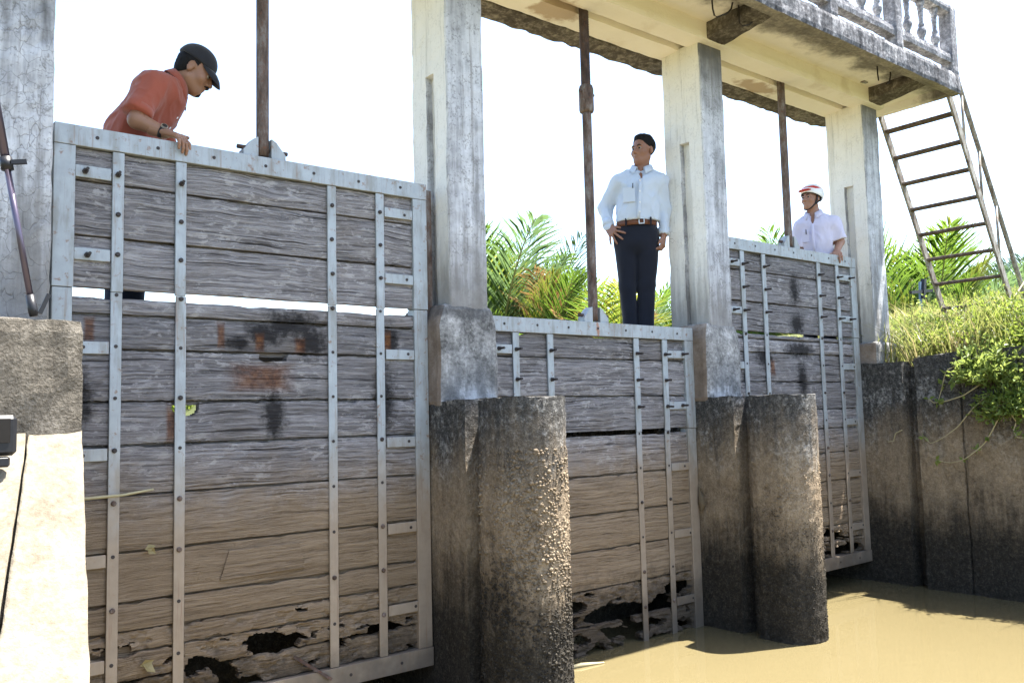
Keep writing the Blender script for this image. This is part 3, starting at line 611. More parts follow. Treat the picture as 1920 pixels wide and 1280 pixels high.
# ================================================================== PEOPLE
class Vol:
    """signed-distance volume; primitives are blended smoothly and meshed with surface nets"""
    def __init__(s, lo, hi, h):
        s.lo = np.array(lo, float); s.h = h; s.n = (np.ceil((np.array(hi)-s.lo)/h)).astype(int)+1; s.d = np.full(s.n, .5)
    def blk(s, lo, hi):
        a = np.clip(np.floor((np.array(lo)-s.lo)/s.h).astype(int), 0, s.n); b = np.clip(np.ceil((np.array(hi)-s.lo)/s.h).astype(int)+1, 0, s.n)
        sl = tuple(slice(x, y) for x, y in zip(a, b)); g = np.meshgrid(*[s.lo[k]+s.h*np.arange(a[k], b[k]) for k in range(3)], indexing='ij'); return sl, np.stack(g, -1)
    def comb(s, sl, d, k, sub=False):
        o = s.d[sl]
        if o.size == 0: return
        if sub:
            d = -d; q = np.clip(.5+.5*(d-o)/k, 0, 1); s.d[sl] = o*(1-q)+d*q+k*q*(1-q)
        else:
            q = np.clip(.5+.5*(d-o)/k, 0, 1); s.d[sl] = d*(1-q)+o*q-k*q*(1-q)
    def rc(s, a, b, ra, rb, k=.02, ax=None, f=1.):
        a, b = np.array(a, float), np.array(b, float); m = max(ra, rb)*max(1, f)+k+.02; sl, g = s.blk(np.minimum(a, b)-m, np.maximum(a, b)+m)
        p = g-a; ba = b-a
        if ax is not None:
            w = np.array(ax, float); w /= np.linalg.norm(w); p = p-(p@w)[..., None]*w*(1-1/f); ba = ba-(ba@w)*w*(1-1/f)
        t = np.clip((p@ba)/max(ba@ba, 1e-9), 0, 1); d = np.linalg.norm(p-t[..., None]*ba, axis=-1)-(ra+(rb-ra)*t); s.comb(sl, d, k); return s
    def ell(s, c, r, k=.02, Rm=None, sub=False):
        r = np.array(r, float); c = np.array(c, float); m = r.max()+k+.02; sl, g = s.blk(c-m, c+m); p = g-c
        if Rm is not None: p = p@Rm
        k0 = np.linalg.norm(p/r, axis=-1); k1 = np.linalg.norm(p/(r*r), axis=-1); s.comb(sl, k0*(k0-1)/np.maximum(k1, 1e-6), k, sub); return s
    def cut(s, pt, nrm, k=.004, lo=None, hi=None):
        """remove the half space on the side nrm points to (inside an optional box)"""
        nrm = np.array(nrm, float)/np.linalg.norm(nrm); sl, g = s.blk(lo if lo is not None else s.lo, hi if hi is not None else s.lo+s.h*s.n)
        s.comb(sl, -((g-np.array(pt))@nrm), k, True); return s
    def mesh(s):
        d = s.d; n = np.array(d.shape); neg = d < 0; c = np.zeros(n-1, int)
        cor = [(i, j, k) for i in (0, 1) for j in (0, 1) for k in (0, 1)]
        for i, j, k in cor: c += neg[i:n[0]-1+i, j:n[1]-1+j, k:n[2]-1+k]
        act = np.argwhere((c > 0) & (c < 8)); idx = -np.ones(n-1, int); idx[tuple(act.T)] = np.arange(len(act))
        acc = np.zeros((len(act), 3)); cnt = np.zeros(len(act))
        for a in cor:
            for ax in range(3):
                if a[ax]: continue
                b = list(a); b[ax] = 1; pa = act+np.array(a); pb = act+np.array(b); da = d[tuple(pa.T)]; db = d[tuple(pb.T)]; x = (da < 0) != (db < 0)
                t = np.where(x, da/np.where(x, da-db, 1), 0); acc += np.where(x[:, None], pa+(pb-pa)*t[:, None], 0); cnt += x
        V = s.lo+s.h*acc/cnt[:, None]; F = []
        for ax in range(3):
            u, v = (ax+1) % 3, (ax+2) % 3; sa = [slice(None)]*3; sb = [slice(None)]*3; sa[ax] = slice(0, -1); sb[ax] = slice(1, None)
            ch = np.argwhere(neg[tuple(sa)] != neg[tuple(sb)]); ch = ch[(ch[:, u] > 0) & (ch[:, v] > 0) & (ch[:, u] < n[u]-1) & (ch[:, v] < n[v]-1)]
            if len(ch) == 0: continue
            eu = np.zeros(3, int); eu[u] = 1; ev = np.zeros(3, int); ev[v] = 1
            q = np.stack([idx[tuple((ch-eu-ev).T)], idx[tuple((ch-ev).T)], idx[tuple(ch.T)], idx[tuple((ch-eu).T)]], -1)
            fl = ~neg[tuple(ch.T)]; q[fl] = q[fl][:, ::-1]; F.append(q[(q >= 0).all(1)])
        return V, np.concatenate(F).tolist()
def nz3(v): v = np.array(v, float); return v/np.linalg.norm(v)
class Head:
    def __init__(s, C, fwd, upv=(0, 0, 1), sc=1.):
        s.C = np.array(C, float); s.f = nz3(fwd); l = nz3(np.cross(upv, s.f)); s.l = l; s.u = np.cross(s.f, l); s.R = np.stack([s.l, s.f, s.u], 1); s.s = sc
    def p(s, x, y, z): return s.C+s.s*(s.R@np.array((x, y, z)))
    def flesh(s, v):
        S = s.s; E = lambda c, r, k=.02, sub=False: v.ell(s.p(*c), np.array(r)*S, k*S, s.R, sub)
        E((0, -.012, .035), (.073, .093, .078)); E((0, .028, -.03), (.058, .062, .088), .03); E((0, .058, -.092), (.030, .026, .022), .025)
        for q in (-1, 1):
            v.rc(s.p(q*.052, .0, -.055), s.p(q*.014, .062, -.093), .018*S, .016*S, .025*S); E((q*.040, .056, -.026), (.026, .026, .026), .02)
            E((q*.030, .077, .020), (.026, .012, .009), .014); E((q*.031, .098, .001), (.017, .014, .010), .010, True)
            E((q*.077, -.008, -.006), (.009, .019, .031), .006); E((q*.084, -.004, -.004), (.006, .010, .018), .005, True); E((q*.0125, .094, -.034), (.009, .010, .008), .006)
        v.rc(s.p(0, .083, .010), s.p(0, .107, -.028), .008*S, .0125*S, .010*S); E((0, .089, -.055), (.023, .009, .006), .006); E((0, .086, -.066), (.020, .009, .007), .006)
        E((0, .098, -.0605), (.020, .008, .0022), .003, True)
    def hairvol(s, h, fill):
        v = Vol(s.C-.16*s.s, s.C+.17*s.s, h); fill(v); return v
    def features(s, t, M_eye, M_brow, brow=True):
        bm = bmesh.new(); bmesh.ops.create_uvsphere(bm, u_segments=12, v_segments=8, radius=.0125*s.s); bm.verts.index_update(); V = np.array([v.co[:] for v in bm.verts]); F = [[v.index for v in f.verts] for f in bm.faces]; bm.free()
        for q in (-1, 1):
            e = obj('eye', V+s.p(q*.031, .0745, .001), F, M_eyewhite, t, True, local=True)
            bmI = V*np.array((.85, .85, .6)); obj('iris', bmI+s.p(q*.030, .0795, .0005), F, M_eye, e, True, local=True)
            if brow: obj('eyebrow', *tube([s.p(q*.014, .093, .019), s.p(q*.030, .091, .0245), s.p(q*.050, .077, .019)], [.0035*s.s, .0045*s.s, .002*s.s], 8), M_brow, t, True, local=True)
def hand(v, W, K, pn, thumb, curls, spread=.0, tl=1., sc=1., thumb_dir=None):
    """W wrist, K knuckle centre, pn palm normal, thumb = lateral direction of thumb side; curls: 4x3 bends"""
    W, K, pn = np.array(W, float), np.array(K, float), nz3(pn); d = nz3(K-W); lat = nz3(np.array(thumb)-d*np.dot(thumb, d)); pn = nz3(np.cross(d, lat)) if np.dot(np.cross(d, lat), pn) > 0 else nz3(np.cross(lat, d))
    for o in (-.028, -.010, .010, .028): v.rc(W+lat*o*.75*sc, K+lat*o*sc, .0145*sc, .0115*sc, .010)
    L = [(.038, .024, .019), (.043, .028, .020), (.040, .026, .020), (.031, .019, .018)]
    for q in range(4):
        o = (.029, .0098, -.0098, -.0285)[q]*sc; a = 0; p = K+lat*o; dr = nz3(d+lat*spread*(1.5-q)*.5)
        for k in range(3):
            a += curls[q][k]; dd = dr*math.cos(a)+pn*math.sin(a); p2 = p+dd*L[q][k]*sc; v.rc(p, p2, (.0092, .0085, .0078)[k]*sc, (.0085, .0078, .0068)[k]*sc, .004); p = p2
    b = W+d*.028*sc+lat*.022*sc; td = nz3(thumb_dir) if thumb_dir is not None else nz3(d*.7+lat*.75+pn*.25); m_ = b+td*.036*sc; e = m_+nz3(td+d*.45)*.032*sc*tl
    v.rc(b, m_, .0135*sc, .0105*sc, .008); v.rc(m_, e, .0102*sc, .0082*sc, .005)
def skinmat(name, a, b):
    m = Mat(name); f = m.noise(45, 4); g = m.noise(9, 3); c = m.mix(g, a, b); c = m.mix(m.ma('MULTIPLY', f, .25), c, tuple(x*.7 for x in a))
    m.b.inputs['Subsurface Weight'].default_value = .08; m.b.inputs['Subsurface Radius'].default_value = (.6, .25, .12); m.b.inputs['Subsurface Scale'].default_value = .01
    return m.done(c, .5, m.bump(f, .12, .002), spec=.35)
def cloth(name, col, var=.08):
    m = Mat(name); f = m.noise(10, 4); w = m.noise(420, 2); c = m.mix(f, tuple(x*(1-var) for x in col), tuple(min(1, x*(1+var)) for x in col)); m.b.inputs['Sheen Weight'].default_value = .15
    return m.done(c, .85, m.bump(m.ma('ADD', m.ma('MULTIPLY', f, .6), m.ma('MULTIPLY', w, .25)), .3, .006), spec=.15)
M_eyewhite = simple('eye_white', (.30, .26, .23), .3, .05, 50, 0); M_iris = simple('dark_iris', (.012, .009, .008), .25, .2, 50, 0)
M_hair = Mat('black_hair'); _f = M_hair.noise(1., 4, .6, stretch=(160, 160, 45)); M_hair = M_hair.done(M_hair.mix(_f, (.004, .004, .005), (.014, .013, .013)), .75, M_hair.bump(_f, .5, .004), spec=.15)
M_skin1, M_skin2, M_skin3 = skinmat('tan_skin', (.23, .118, .07), (.29, .155, .097)), skinmat('brown_skin', (.235, .12, .08), (.30, .158, .108)), skinmat('ruddy_skin', (.29, .155, .105), (.36, .20, .14))
M_orange = cloth('rust_orange_linen', (.27, .072, .045)); M_lightblue = cloth('pale_blue_cotton', (.50, .57, .67), .05); M_lilac = cloth('pale_lilac_cotton', (.55, .53, .66), .05); M_navy = cloth('navy_trousers', (.010, .012, .020), .3)
M_jean = cloth('dark_denim', (.015, .022, .04), .3); M_capc = cloth('charcoal_cap_cloth', (.022, .023, .028), .2); M_belt = simple('brown_belt_leather', (.13, .05, .025), .5, .25, 60); M_metal = simple('polished_metal', (.55, .54, .52), .3, .1, 40, .05, .9)
M_shoe = simple('black_shoe_leather', (.012, .012, .013), .35, .3, 40); M_black = simple('black_plastic', (.014, .014, .016), .4, .3, 60, .1); M_helm = simple('white_helmet_shell', (.80, .80, .80), .25, .03, 20, .02, 0, .5); M_red = simple('red_helmet_stripe', (.52, .03, .03), .3, .1, 20, .02, 0, .5)
M_button = simple('pearl_button', (.75, .73, .70), .3, .05, 30, 0)
def folds(V, amp, seed, st=(1, 1, 1), s=16):
    V = np.array(V); q = V*np.array(st); D = np.stack([fbm(q, s, seed+k, 2) for k in (1, 5, 9)], -1)-.5; return V+D*2*amp
def creases(V, amp, seed, st, s):
    q = np.array(V)@np.array(st); n = vnoise(q, s, seed); r = (1-np.abs(2*n-1))**3; n2 = vnoise(q, s*2.3, seed+3); r = r+.5*(1-np.abs(2*n2-1))**3
    c = V.mean(0); d = V-c; d[:, 2] *= .15; d /= np.linalg.norm(d, axis=1, keepdims=True)+1e-6; return V+d*(r[:, None]-.45)*amp
SK = np.array([[1, 0, .6], [0, 1, .3], [-.5, 0, .45]])
def wearing(t, name, vol, mat, amp=.004, seed=0, st=(1, 1, 1), s=16):
    V, F = vol.mesh(); return obj(name, folds(V, amp, seed, st, s), F, mat, t, True, local=True)
def collar(t, C, axis, r, front, mat, drop=.035, flare=.05, w=1.):
    """shirt collar: a stand round the neck with two turned-down points"""
    ax = nz3(axis); f = nz3(np.array(front)-ax*np.dot(front, ax)); l = np.cross(ax, f); V, F = [], []; n = 36; C = np.array(C)
    for i in range(n+1):
        a = -math.pi+.36+(2*math.pi-.72)*i/n; d = -f*math.cos(a)+l*math.sin(a); e = abs(a)/math.pi
        z0 = .030-.050*e**2.5; rr = r+.006*e
        V += [C+d*(rr-.004)+ax*(z0-.05), C+d*rr+ax*z0, C+d*(rr+.007)+ax*(z0+.001), C+d*(rr+.014+.35*flare*e**3)+ax*(z0-.018-.010*e**3), C+d*(rr+.021+flare*e**4*w)+ax*(z0-.036-drop*e**5)]
    for i in range(n):
        for k in range(4): F.append((i*5+k, i*5+k+1, i*5+k+6, i*5+k+5))
    o = obj('collar', V, F, mat, t, True, local=True); md = o.modifiers.new('thick', 'SOLIDIFY'); md.thickness = .004; return o

# ---- man bending over the near gate (faces image right); local x = to the right, y = away, z = up
def man_orange():
    t = thing('person', (-1.36, .34, 1.92), 'man in orange shirt and dark cap bending over the large near gate', 'person', rz=-.28)
    H_ = Head((.160, 0, 1.372), (.86, -.10, -.50), (0, 0, 1), .98)
    b = Vol((-.42, -.48, -.02), (.42, .34, 1.56), .008)
    hip, ch, nk = (-.19, 0, .86), (-.01, 0, 1.20), (.055, 0, 1.285); Y = (0, 1, 0)
    def torso(v, e=0.):
        v.rc(hip, (-.12, 0, 1.00), .105+e, .105+e, .04, Y, 1.4); v.rc((-.12, 0, 1.00), ch, .105+e, .108+e, .05, Y, 1.5); v.rc((-.03, -.14, 1.21), (-.03, .14, 1.21), .056+e*1.6, .056+e*1.6, .04); v.rc((-.02, 0, 1.22), (.035, 0, 1.275), .075+e*.5, .06, .04, Y, 1.3)
    torso(b); b.rc((.02, 0, 1.25), (.115, 0, 1.33), .056, .052, .03); H_.flesh(b)
    for s_, kx in ((-1, .02), (1, -.03)):
        b.rc((-.19, s_*.085, .86), (-.13+kx, s_*.09, .46), .085, .056, .04); b.rc((-.13+kx, s_*.09, .46), (-.16+kx, s_*.09, .09), .054, .036, .02); b.ell((-.11+kx, s_*.09, .05), (.11, .04, .04), .03)
    shn, eln, wrn = (-.035, -.185, 1.205), (-.098, -.262, 1.00), (.022, -.285, .944)
    b.rc(shn, eln, .042, .041, .03); b.rc(eln, wrn, .042, .027, .015); shf, elf, wrf = (-.02, .185, 1.20), (.03, .24, .99), (.10, .05, .935); b.rc(shf, elf, .05, .042, .03); b.rc(elf, wrf, .04, .028, .015)
    V1, F1 = b.mesh()
    hv = Vol((-.06, -.46, .78), (.24, -.18, 1.02), .0032); hv.rc((-.06, -.27, .97), wrn, .033, .027, .01)
    hand(hv, (.026, -.288, .945), (.088, -.335, .918), (0, 0, -1), (.8, .5, 0), [(.62, .62, .25), (.66, .60, .25), (.62, .62, .28), (.55, .6, .3)], .25, .9, 1., (.95, .0, -.12))
    hv.cut((-.045, -.27, .97), (-1, 0, .3)); V2, F2 = hv.mesh(); V, F = join([(V1, F1), (V2, F2)]); obj('body', V, F, M_skin1, t, True, local=True)
    sv = Vol((-.46, -.40, .78), (.26, .40, 1.42), .008); torso(sv, .016); sv.rc((-.036, -.178, 1.205), (-.09, -.248, 1.055), .068, .062, .03); sv.rc((-.09, -.245, 1.055), (-.106, -.266, .98), .063, .060, .015); sv.cut((-.094, -.25, 1.028), (-.25, -.25, -1), .006, (-.22, -.40, .9), (.02, -.20, 1.09))
    sv.rc(shf, (.02, .23, 1.02), .068, .06, .03); sv.cut((.105, 0, 1.325), (.75, 0, .66), .006, (.03, -.14, 1.2), (.3, .14, 1.45))
    V, F = sv.mesh(); V = folds(V, .011, 3, (1, 1, .55), 11); V = folds(V, .004, 8, (1.5, 1, .7), 26); V = creases(V, .011, 5, SK, 9); sh = obj('shirt', V, F, M_orange, t, True, local=True)
    obj('sleeve_cuff', *tube([(-.086, -.247, 1.066), (-.094, -.252, 1.044), (-.099, -.256, 1.028)], [.0655, .068, .066], 24), M_orange, sh, True, local=True)
    collar(sh, (.082, 0, 1.292), (.70, 0, .71), .063, (.75, 0, -.66), M_orange, .03, .045)
    for p in ((.112, -.05, 1.165), (.078, -.06, 1.10), (.045, -.06, 1.045)): obj('button', *lathe([(.007, 0), (.007, .003)], p, 10, 1), M_button, sh, local=True)
    tv = Vol((-.40, -.26, .0), (.16, .26, 1.0), .010)
    for s_, kx in ((-1, .02), (1, -.03)): tv.rc((-.19, s_*.085, .86), (-.13+kx, s_*.09, .46), .105, .075, .03); tv.rc((-.13+kx, s_*.09, .46), (-.155+kx, s_*.09, .07), .072, .066, .02)
    tv.rc((-.19, -.05, .86), (-.19, .05, .86), .115, .115, .03).cut((0, 0, .055), (0, 0, -1)); wearing(t, 'trousers', tv, M_jean, .007, 4, (1, 1, .5), 12)
    for s_, kx in ((-1, .02), (1, -.03)):
        w = Vol((-.3, s_*.09-.08, -.01), (.16, s_*.09+.08, .14), .008); w.ell((-.10+kx, s_*.09, .045), (.125, .05, .05), .02); w.ell((-.15+kx, s_*.09, .065), (.06, .045, .06), .03).cut((0, 0, .004), (0, 0, -1)); wearing(t, 'shoe', w, M_shoe, .0)
    # hair, cap, moustache and goatee
    hr = H_.hairvol(.006, lambda v: (v.ell(H_.p(0, -.016, .030), np.array((.077, .092, .080))*.98, .01, H_.R), v.ell(H_.p(0, -.05, -.03), np.array((.062, .042, .050))*.98, .03, H_.R)))
    hr.cut(H_.p(0, .022, 0), H_.R@np.array((0, 1, -.28))); hr.cut(H_.p(0, 0, -.058), H_.R@np.array((0, .3, -1)))
    for q in (-1, 1): hr.ell(H_.p(q*.085, -.004, -.012), (.03, .026, .036), .006, H_.R, True)
    wearing(t, 'hair', hr, M_hair, .003, 5, s=60)
    cv = H_.hairvol(.005, lambda v: v.ell(H_.p(0, -.012, .048), np.array((.083, .102, .090)), .01, H_.R)); cv.cut(H_.p(0, 0, .040), H_.R@np.array((0, -.10, -1)), .004); cp = wearing(t, 'cap', cv, M_capc, .0015, 6)
    br, n = [], 18
    for lay in (0, 1):
        for i in range(n+1):
            a = (i/n-.5)*2*1.08
            for q, (ext, dz) in enumerate(((0, 0), (.024, -.012), (.046, -.032), (.064, -.060))):
                x0, y0 = .079*math.sin(a), -.012+.099*math.cos(a); c = max(0, math.cos(a*1.42))**.55
                br.append(H_.p(x0*(1-.10*q/3*c), y0+ext*c*1.05, .050+dz*c-.016*math.sin(a)**2-lay*.004))
    F = []; k = (n+1)*4
    for i in range(n):
        for j in range(3): a = i*4+j; F += [(a, a+1, a+5, a+4), (a+k, a+k+4, a+k+5, a+k+1)]
        a = i*4+3; F.append((a, a+k, a+k+4, a+4)); a = i*4; F.append((a, a+4, a+k+4, a+k))
    obj('brim', br, F, M_capc, cp, True, local=True)
    obj('button', *lathe([(.008, 0), (.006, .006)], H_.p(0, -.012, .134), 10), M_capc, cp, local=True)
    H_.features(t, M_iris, M_hair)
    obj('moustache', *tube([H_.p(-.024, .090, -.050), H_.p(-.012, .1005, -.044), H_.p(0, .104, -.0425), H_.p(.012, .1005, -.044), H_.p(.024, .090, -.050)], [.003, .006, .0055, .006, .003], 8), M_hair, t, True, local=True)
    g = Vol(H_.C-.15, H_.C+.15, .004); g.ell(H_.p(0, .076, -.096), (.021, .014, .020), .005, H_.R); wearing(t, 'goatee', g, M_hair, .002, 7, s=80)
    # wrist watch
    ax = nz3(np.array(wrn)-np.array(eln)); u = nz3(np.cross(ax, (0, 0, 1))); w2 = np.cross(u, ax); c = np.array(wrn)-ax*.012
    wt = obj('watch', *tube([c-ax*.009, c+ax*.009], .0325, 24), M_shoe, t, True, local=True)
    cn = c+nz3(w2*.75+u*-.1+np.array((0, -.9, 0)))*.033; nd = nz3(cn-c); V, F = tube([cn-nd*.002, cn+nd*.005], .016, 20); obj('watch_face', V, F, M_metal, wt, local=True); V, F = tube([cn+nd*.0055, cn+nd*.0062], .0125, 20); obj('dial', V, F, M_black, wt, local=True)
man_orange()

# ---- man standing against the middle column
def man_blue():
    t = thing('person', (2.078, .413, 1.927), 'man in pale blue shirt and dark trousers standing hand on hip beside the column', 'person', rz=-.82, scale=1.017)
    H_ = Head((.112, 0, 1.513), (-.60, -.80, .02), (0.02, 0, 1), .96); X = (1, 0, 0)
    b = Vol((-.32, -.26, -.02), (.40, .22, 1.68), .008)
    def torso(v, e=0.):
        v.rc((.078, 0, 1.235), (.062, 0, 1.09), .100+e, .096+e, .04, X, 1.34); v.rc((.062, 0, 1.09), (.045, 0, .93), .098+e, .092+e, .05, X, 1.40); v.rc((-.035, .01, 1.285), (.205, .01, 1.272), .055+e, .055+e, .05); v.rc((.01, .015, 1.33), (.16, .015, 1.325), .035+e, .035+e, .05)
    torso(b); b.rc((.09, .015, 1.33), (.108, .005, 1.45), .056, .054, .03); H_.flesh(b)
    aL = [(-.072, .01, 1.285), (-.178, .075, 1.115), (-.160, -.02, .955)]; aR = [(.232, .01, 1.272), (.252, .045, 1.08), (.240, .0, .872)]
    for a in (aL, aR): b.rc(a[0], a[1], .048, .040, .03); b.rc(a[1], a[2], .038, .026, .015)
    for hx, kx, an in ((-.035, -.035, -.022), (.118, .107, .078)): b.rc((hx, 0, .88), (kx, -.01, .485), .080, .054, .04); b.rc((kx, -.01, .485), (an, .02, .08), .050, .036, .02); b.ell((an, -.05, .045), (.04, .10, .035), .03)
    V1, F1 = b.mesh()
    hv = Vol((-.24, -.18, .76), (.02, .06, 1.0), .0032); hv.rc((-.165, .005, .99), (-.160, -.02, .955), .029, .027, .01)
    hand(hv, (-.160, -.024, .950), (-.128, -.065, .892), (.4, .75, 0), (.75, -.3, .5), [(.10, .25, .15), (.15, .3, .2), (.2, .35, .2), (.1, .25, .15)], .9, 1., .98, (.9, -.35, -.10))
    hv.cut((-.163, 0, .985), (0, 0, 1)); V2, F2 = hv.mesh()
    gv = Vol((.14, -.12, .70), (.33, .10, .93), .0032); gv.rc((.241, .004, .90), (.240, .0, .872), .029, .027, .01)
    hand(gv, (.240, -.002, .868), (.232, -.02, .795), (-1, 0, 0), (-.3, -1, 0), [(.45, .75, .4), (.55, .8, .45), (.6, .85, .45), (.65, .85, .4)], .1, .9, .98, (-.55, -.55, -.7))
    gv.cut((.241, 0, .915), (0, 0, 1)); V3, F3 = gv.mesh(); V, F = join([(V1, F1), (V2, F2), (V3, F3)]); obj('body', V, F, M_skin2, t, True, local=True)
    sv = Vol((-.30, -.22, .88), (.38, .22, 1.46), .0075); torso(sv, .011); sv.rc((.055, 0, 1.00), (.05, 0, .965), .116, .112, .03, X, 1.22)
    for a, w in ((aL, .053), (aR, .050)): sv.rc(a[0], a[1], .060, w, .03); sv.rc(a[1], np.array(a[2])+(np.array(a[2])-np.array(a[1]))*.02, w-.004, .040, .02)
    sv.cut((0, 0, .978), (0, 0, -1), .006, (-.125, -.22, .85), (.206, .22, 1.02)); sv.ell((.098, -.02, 1.42), (.060, .062, .075), .008, None, True); sv.rc; [sv.ell((.085, -.105, z_), (r_, .06, .03), .006, None, True) for z_, r_ in ((1.37, .045), (1.345, .034), (1.318, .020), (1.30, .010))]
    V, F = sv.mesh(); V = folds(V, .011, 13, (1, 1, .55), 10); V = folds(V, .004, 18, (1.2, 1, .8), 24); V = creases(V, .012, 6, SK, 9); sh = obj('shirt', V, F, M_lightblue, t, True, local=True)
    for a in (aL, aR):
        d = nz3(np.array(a[2])-np.array(a[1])); e = np.array(a[2]); obj('cuff', *tube([e-d*.055, e-d*.03, e-d*.002], [.041, .044, .043], 20), M_lightblue, sh, True, local=True)
    collar(sh, (.098, .004, 1.385), (.06, -.10, 1), .060, (-.10, -1, 0), M_lightblue, .035, .058)
    obj('placket', *tube([(.085, -.130, 1.27), (.082, -.147, 1.20), (.076, -.150, 1.12), (.068, -.152, 1.04), (.06, -.148, .98)], [.011]*5, 8), M_lightblue, sh, True, local=True)
    V, F = cbox((-.045, -.143, 1.10), (.045, -.128, 1.215), .004); V[:, 1] += .25*(V[:, 0]-.05)**2*8; pk = obj('pocket', V, F, M_lightblue, sh, local=True); obj('pen', *tube([(.028, -.146, 1.20), (.030, -.148, 1.235)], .0035, 8), M_black, pk, True, local=True)
    for z in (1.25, 1.17, 1.09, 1.02): obj('button', *lathe([(.006, 0), (.006, .003)], (.076+.04*(z-1.1), -.162, z), 8, 1), M_button, sh, local=True)
    tv = Vol((-.20, -.20, .0), (.28, .20, 1.0), .008)
    for hx, kx, an in ((-.035, -.035, -.022), (.118, .107, .078)): tv.rc((hx, 0, .88), (kx, -.008, .50), .092, .064, .03); tv.rc((kx, -.008, .50), (an, .02, .04), .062, .058, .02)
    tv.rc((.048, 0, .955), (.042, 0, .83), .093, .105, .03, X, 1.42).cut((0, 0, .965), (0, 0, 1)); tv.cut((0, 0, .035), (0, 0, -1)); wearing(t, 'trousers', tv, M_navy, .007, 21, (1, 1, .4), 12)
    V = []; n = 40
    for z, g in ((.940, .0), (.978, .0), (.978, -.006), (.940, -.006)):
        for i in range(n): a = 2*math.pi*i/n; V.append((.046+(.150+g)*math.cos(a), (.110+g)*math.sin(a), z))
    F = [((k*n+i), (k*n+(i+1) % n), ((k+1) % 4*n+(i+1) % n), ((k+1) % 4*n+i)) for k in range(4) for i in range(n)]; bl = obj('belt', V, F, M_belt, t, True, local=True)
    fr = join([cbox((.062, -.116, .941), (.104, -.105, .947), .001), cbox((.062, -.116, .978), (.104, -.105, .984), .001), cbox((.062, -.116, .9475), (.068, -.105, .9775), .001), cbox((.098, -.116, .9475), (.104, -.105, .9775), .001)]); obj('buckle', *fr, M_metal, bl, local=True)
    for x in (-.03, .15): obj('belt_loop', *cbox((x-.006, -.108, .935), (x+.006, -.092, .99), .002), M_navy, bl, local=True)
    for an in (-.022, .078):
        w = Vol((an-.07, -.19, -.01), (an+.07, .10, .12), .008); w.ell((an, -.055, .04), (.046, .125, .042), .02); w.ell((an, .02, .055), (.045, .06, .055), .03).cut((0, 0, .004), (0, 0, -1)); wearing(t, 'shoe', w, M_shoe, 0)
    hr = H_.hairvol(.005, lambda v: v.ell(H_.p(0, -.020, .044), np.array((.081, .098, .085))*.97, .01, H_.R)); hr.ell(H_.p(0, -.005, .100), np.array((.060, .078, .032))*.97, .02, H_.R)
    hr.cut(H_.p(0, .058, .055), H_.R@np.array((0, 1, -.55))); hr.cut(H_.p(0, -.02, -.035), H_.R@np.array((0, .55, -1)))
    for q in (-1, 1): hr.ell(H_.p(q*.09, .03, -.01), (.03, .05, .045), .008, H_.R, True)
    wearing(t, 'hair', hr, M_hair, .004, 25, s=50); H_.features(t, M_iris, M_hair)
man_blue()

